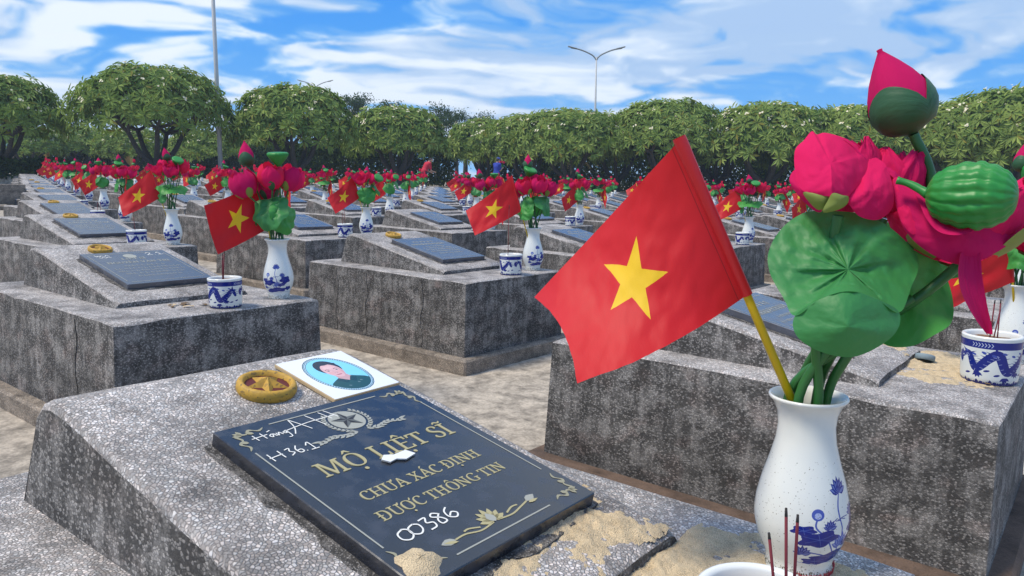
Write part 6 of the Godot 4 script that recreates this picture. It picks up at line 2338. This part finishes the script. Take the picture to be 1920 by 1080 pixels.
# pose: bend of the trunk, arm targets; the person faces +z of its own frame
func person(t: Transform3D, label: String, shirt: Material, trousers: Material, bend: float, hands: Array, hat: int, hat_m: Material):
	var o := thing("person", label, "person", t)
	var hip := Vector3(0, 0.90, 0)
	var up := Vector3(0, cos(bend), sin(bend))
	var chest := hip + up * 0.32
	var neck := hip + up * 0.52
	var nod := minf(bend + 0.35, 1.7)
	var hd := Vector3(0, cos(nod), sin(nod))
	var head := neck + hd * 0.17
	var trunk := [[hip, chest, 0.135, 0.145], [chest, neck - up * 0.05, 0.145, 0.075], [hip + Vector3(-0.05, 0, 0), hip + Vector3(0.05, 0, 0), 0.13, 0.13], [neck - up * 0.07 + Vector3(-0.15, 0, 0), neck - up * 0.07 + Vector3(0.15, 0, 0), 0.07, 0.07]]
	var legs := []
	var feet := []
	for s in [-1, 1]:
		var knee := Vector3(s * 0.10, 0.48, 0.03)
		var ank := Vector3(s * 0.10, 0.08, -0.02)
		legs.append([hip + Vector3(s * 0.08, -0.04, 0), knee, 0.092, 0.062])
		legs.append([knee, ank, 0.06, 0.042])
		feet.append([ank + Vector3(0, -0.03, -0.02), ank + Vector3(0, -0.045, 0.15), 0.042, 0.034])
	var upper := []
	var fore := []
	for i in 2:
		var s := -1.0 if i == 0 else 1.0
		var sh := neck - up * 0.07 + Vector3(s * 0.19, 0, 0)
		var hn: Vector3 = hands[i]
		var mid := sh.lerp(hn, 0.5)
		var reach := sh.distance_to(hn)
		var el := mid + Vector3(s * 0.05, -0.9, -0.35).normalized() * sqrt(maxf(0.0, 0.29 * 0.29 - reach * reach * 0.25))
		upper.append([sh, el, 0.052, 0.042])
		fore.append([el, hn, 0.040, 0.028])
		var dir := (hn - el).normalized()
		fore.append([hn, hn + dir * 0.08, 0.032, 0.030])
		for k in 4:
			var off := Vector3(0.0, 0.0, 0.0) + dir.cross(Vector3(0.2, 1, 0.3)).normalized() * (k - 1.5) * 0.019
			fore.append([hn + dir * 0.08 + off, hn + dir * (0.15 - 0.01 * absf(k - 1.5)) + off + Vector3(0, -0.015, 0), 0.010, 0.008])
		fore.append([hn + dir * 0.03, hn + dir * 0.08 + Vector3(-s * 0.04, 0.01, 0), 0.011, 0.009])
	var skull := [[neck - hd * 0.02, neck + hd * 0.08, 0.052, 0.050], [head - hd * 0.04, head + hd * 0.04, 0.078, 0.092], [head - hd * 0.06 + Vector3(0, 0, 0.03), head + Vector3(0, 0, 0.02), 0.052, 0.07]]
	var face := Vector3(0, -hd.z, hd.y)
	skull.append([head - hd * 0.01 + face * 0.09, head - hd * 0.035 + face * 0.105, 0.010, 0.015])
	for s in [-1, 1]: skull.append([head + Vector3(s * 0.085, 0, 0), head + Vector3(s * 0.09, 0, 0) - hd * 0.03, 0.014, 0.012])
	var body := part(o, "body", body_mesh(trunk + legs + feet + upper + fore + skull, 0.024, 0.03), M.skin)
	part(o, "shirt", body_mesh(grow(trunk, 0.016) + grow(upper.map(func(b): return [b[0], b[0].lerp(b[1], 0.75), b[2], b[3]]), 0.016), 0.026, 0.03), shirt)
	part(o, "trousers", body_mesh(grow(legs, 0.018) + [[hip + Vector3(-0.05, -0.02, 0), hip + Vector3(0.05, -0.02, 0), 0.142, 0.142]], 0.026, 0.03), trousers)
	part(o, "shoes", body_mesh(grow(feet, 0.008), 0.02, 0.02), M.black)
	part(o, "hair", body_mesh([[head + hd * 0.035 - face * 0.02, head - hd * 0.03 - face * 0.045, 0.092, 0.070]], 0.018, 0.02), M.black)
	var m := MB.new(0)
	var ht := Transform3D(Basis(Vector3.RIGHT.cross(hd).cross(hd) * -1.0, hd, Vector3.RIGHT.cross(hd)), head)
	ht.basis = Basis(Vector3.RIGHT, hd, Vector3.RIGHT.cross(hd))
	if hat == 1:
		m.lathe([Vector2(0.104, 0.035), Vector2(0.106, 0.06), Vector2(0.096, 0.10), Vector2(0.06, 0.128), Vector2(0, 0.138)], 20)
		var cp := part(o, "cap", m.done(), hat_m, ht)
		m = MB.new(0)
		m.grid([Vector3(-0.075, 0.045, 0.07), Vector3(0, 0.052, 0.10), Vector3(0.075, 0.045, 0.07), Vector3(-0.06, 0.035, 0.15), Vector3(0, 0.040, 0.185), Vector3(0.06, 0.035, 0.15)], 3)
		part(cp, "peak", m.done(), hat_m)
	elif hat == 2:
		m.lathe([Vector2(0.225, 0.02), Vector2(0.15, 0.095), Vector2(0.07, 0.165), Vector2(0.0, 0.215)], 24)
		part(o, "conical_hat", m.done(), hat_m, ht)
	elif hat == 3:
		m.lathe([Vector2(0.16, 0.02), Vector2(0.11, 0.045), Vector2(0.105, 0.09), Vector2(0.07, 0.13), Vector2(0, 0.14)], 20)
		part(o, "sun_hat", m.done(), hat_m, ht)
	return o

func build_people():
	M.skin = mat(Color(0.42, 0.25, 0.17), 0.6)
	M.black = mat(Color(0.018, 0.016, 0.016), 0.7)
	var blue := mat(Color(0.018, 0.045, 0.33), 0.85)
	var red := mat(Color(0.50, 0.018, 0.045), 0.85)
	var dark := mat(Color(0.03, 0.03, 0.045), 0.9)
	var teal := mat(Color(0.10, 0.24, 0.29), 0.85)
	var mauve := mat(Color(0.13, 0.09, 0.19), 0.85)
	var straw := mat(Color(0.62, 0.50, 0.33), 0.9)
	var spots := [
		[930, 39.6, 0.9, "person in a blue shirt and blue cap holding a small bouquet", blue, dark, 0.10, [Vector3(-0.08, 1.16, 0.36), Vector3(0.12, 1.18, 0.36)], 1, mat(Color(0.02, 0.05, 0.30), 0.8)],
		[797, 39.4, 0.7, "person in a red shirt bending over the graves, arms hanging down", red, dark, 0.55, [Vector3(-0.17, 0.88, 0.48), Vector3(0.17, 0.86, 0.50)], 0, blue],
		[8, 41.5, 0.5, "person in a mauve shirt and a straw conical hat", mauve, dark, 0.12, [Vector3(-0.22, 0.86, 0.12), Vector3(0.22, 0.86, 0.12)], 2, straw],
		[36, 42.5, -0.6, "person in a teal shirt and sun hat under the open-limbed tree", teal, dark, 0.10, [Vector3(-0.15, 1.05, 0.30), Vector3(0.20, 0.90, 0.16)], 3, teal],
	]
	for s in spots:
		var p := on_ground(s[0], s[1])
		p.y += RISE
		var t := Transform3D(Basis(Vector3.UP, s[2] + PI * 0.5), p)
		person(t, s[3], s[4], s[5], s[6], s[7], s[8], s[9])
		if s[0] == 930:
			var spec: Dictionary = BUNCH[3].duplicate(true)
			bunch(spec, t * Transform3D(Basis(Vector3.UP, 0.4), Vector3(0.02, 0.84, 0.42)), "small bouquet of paper lotus held by the person in blue", "", false)
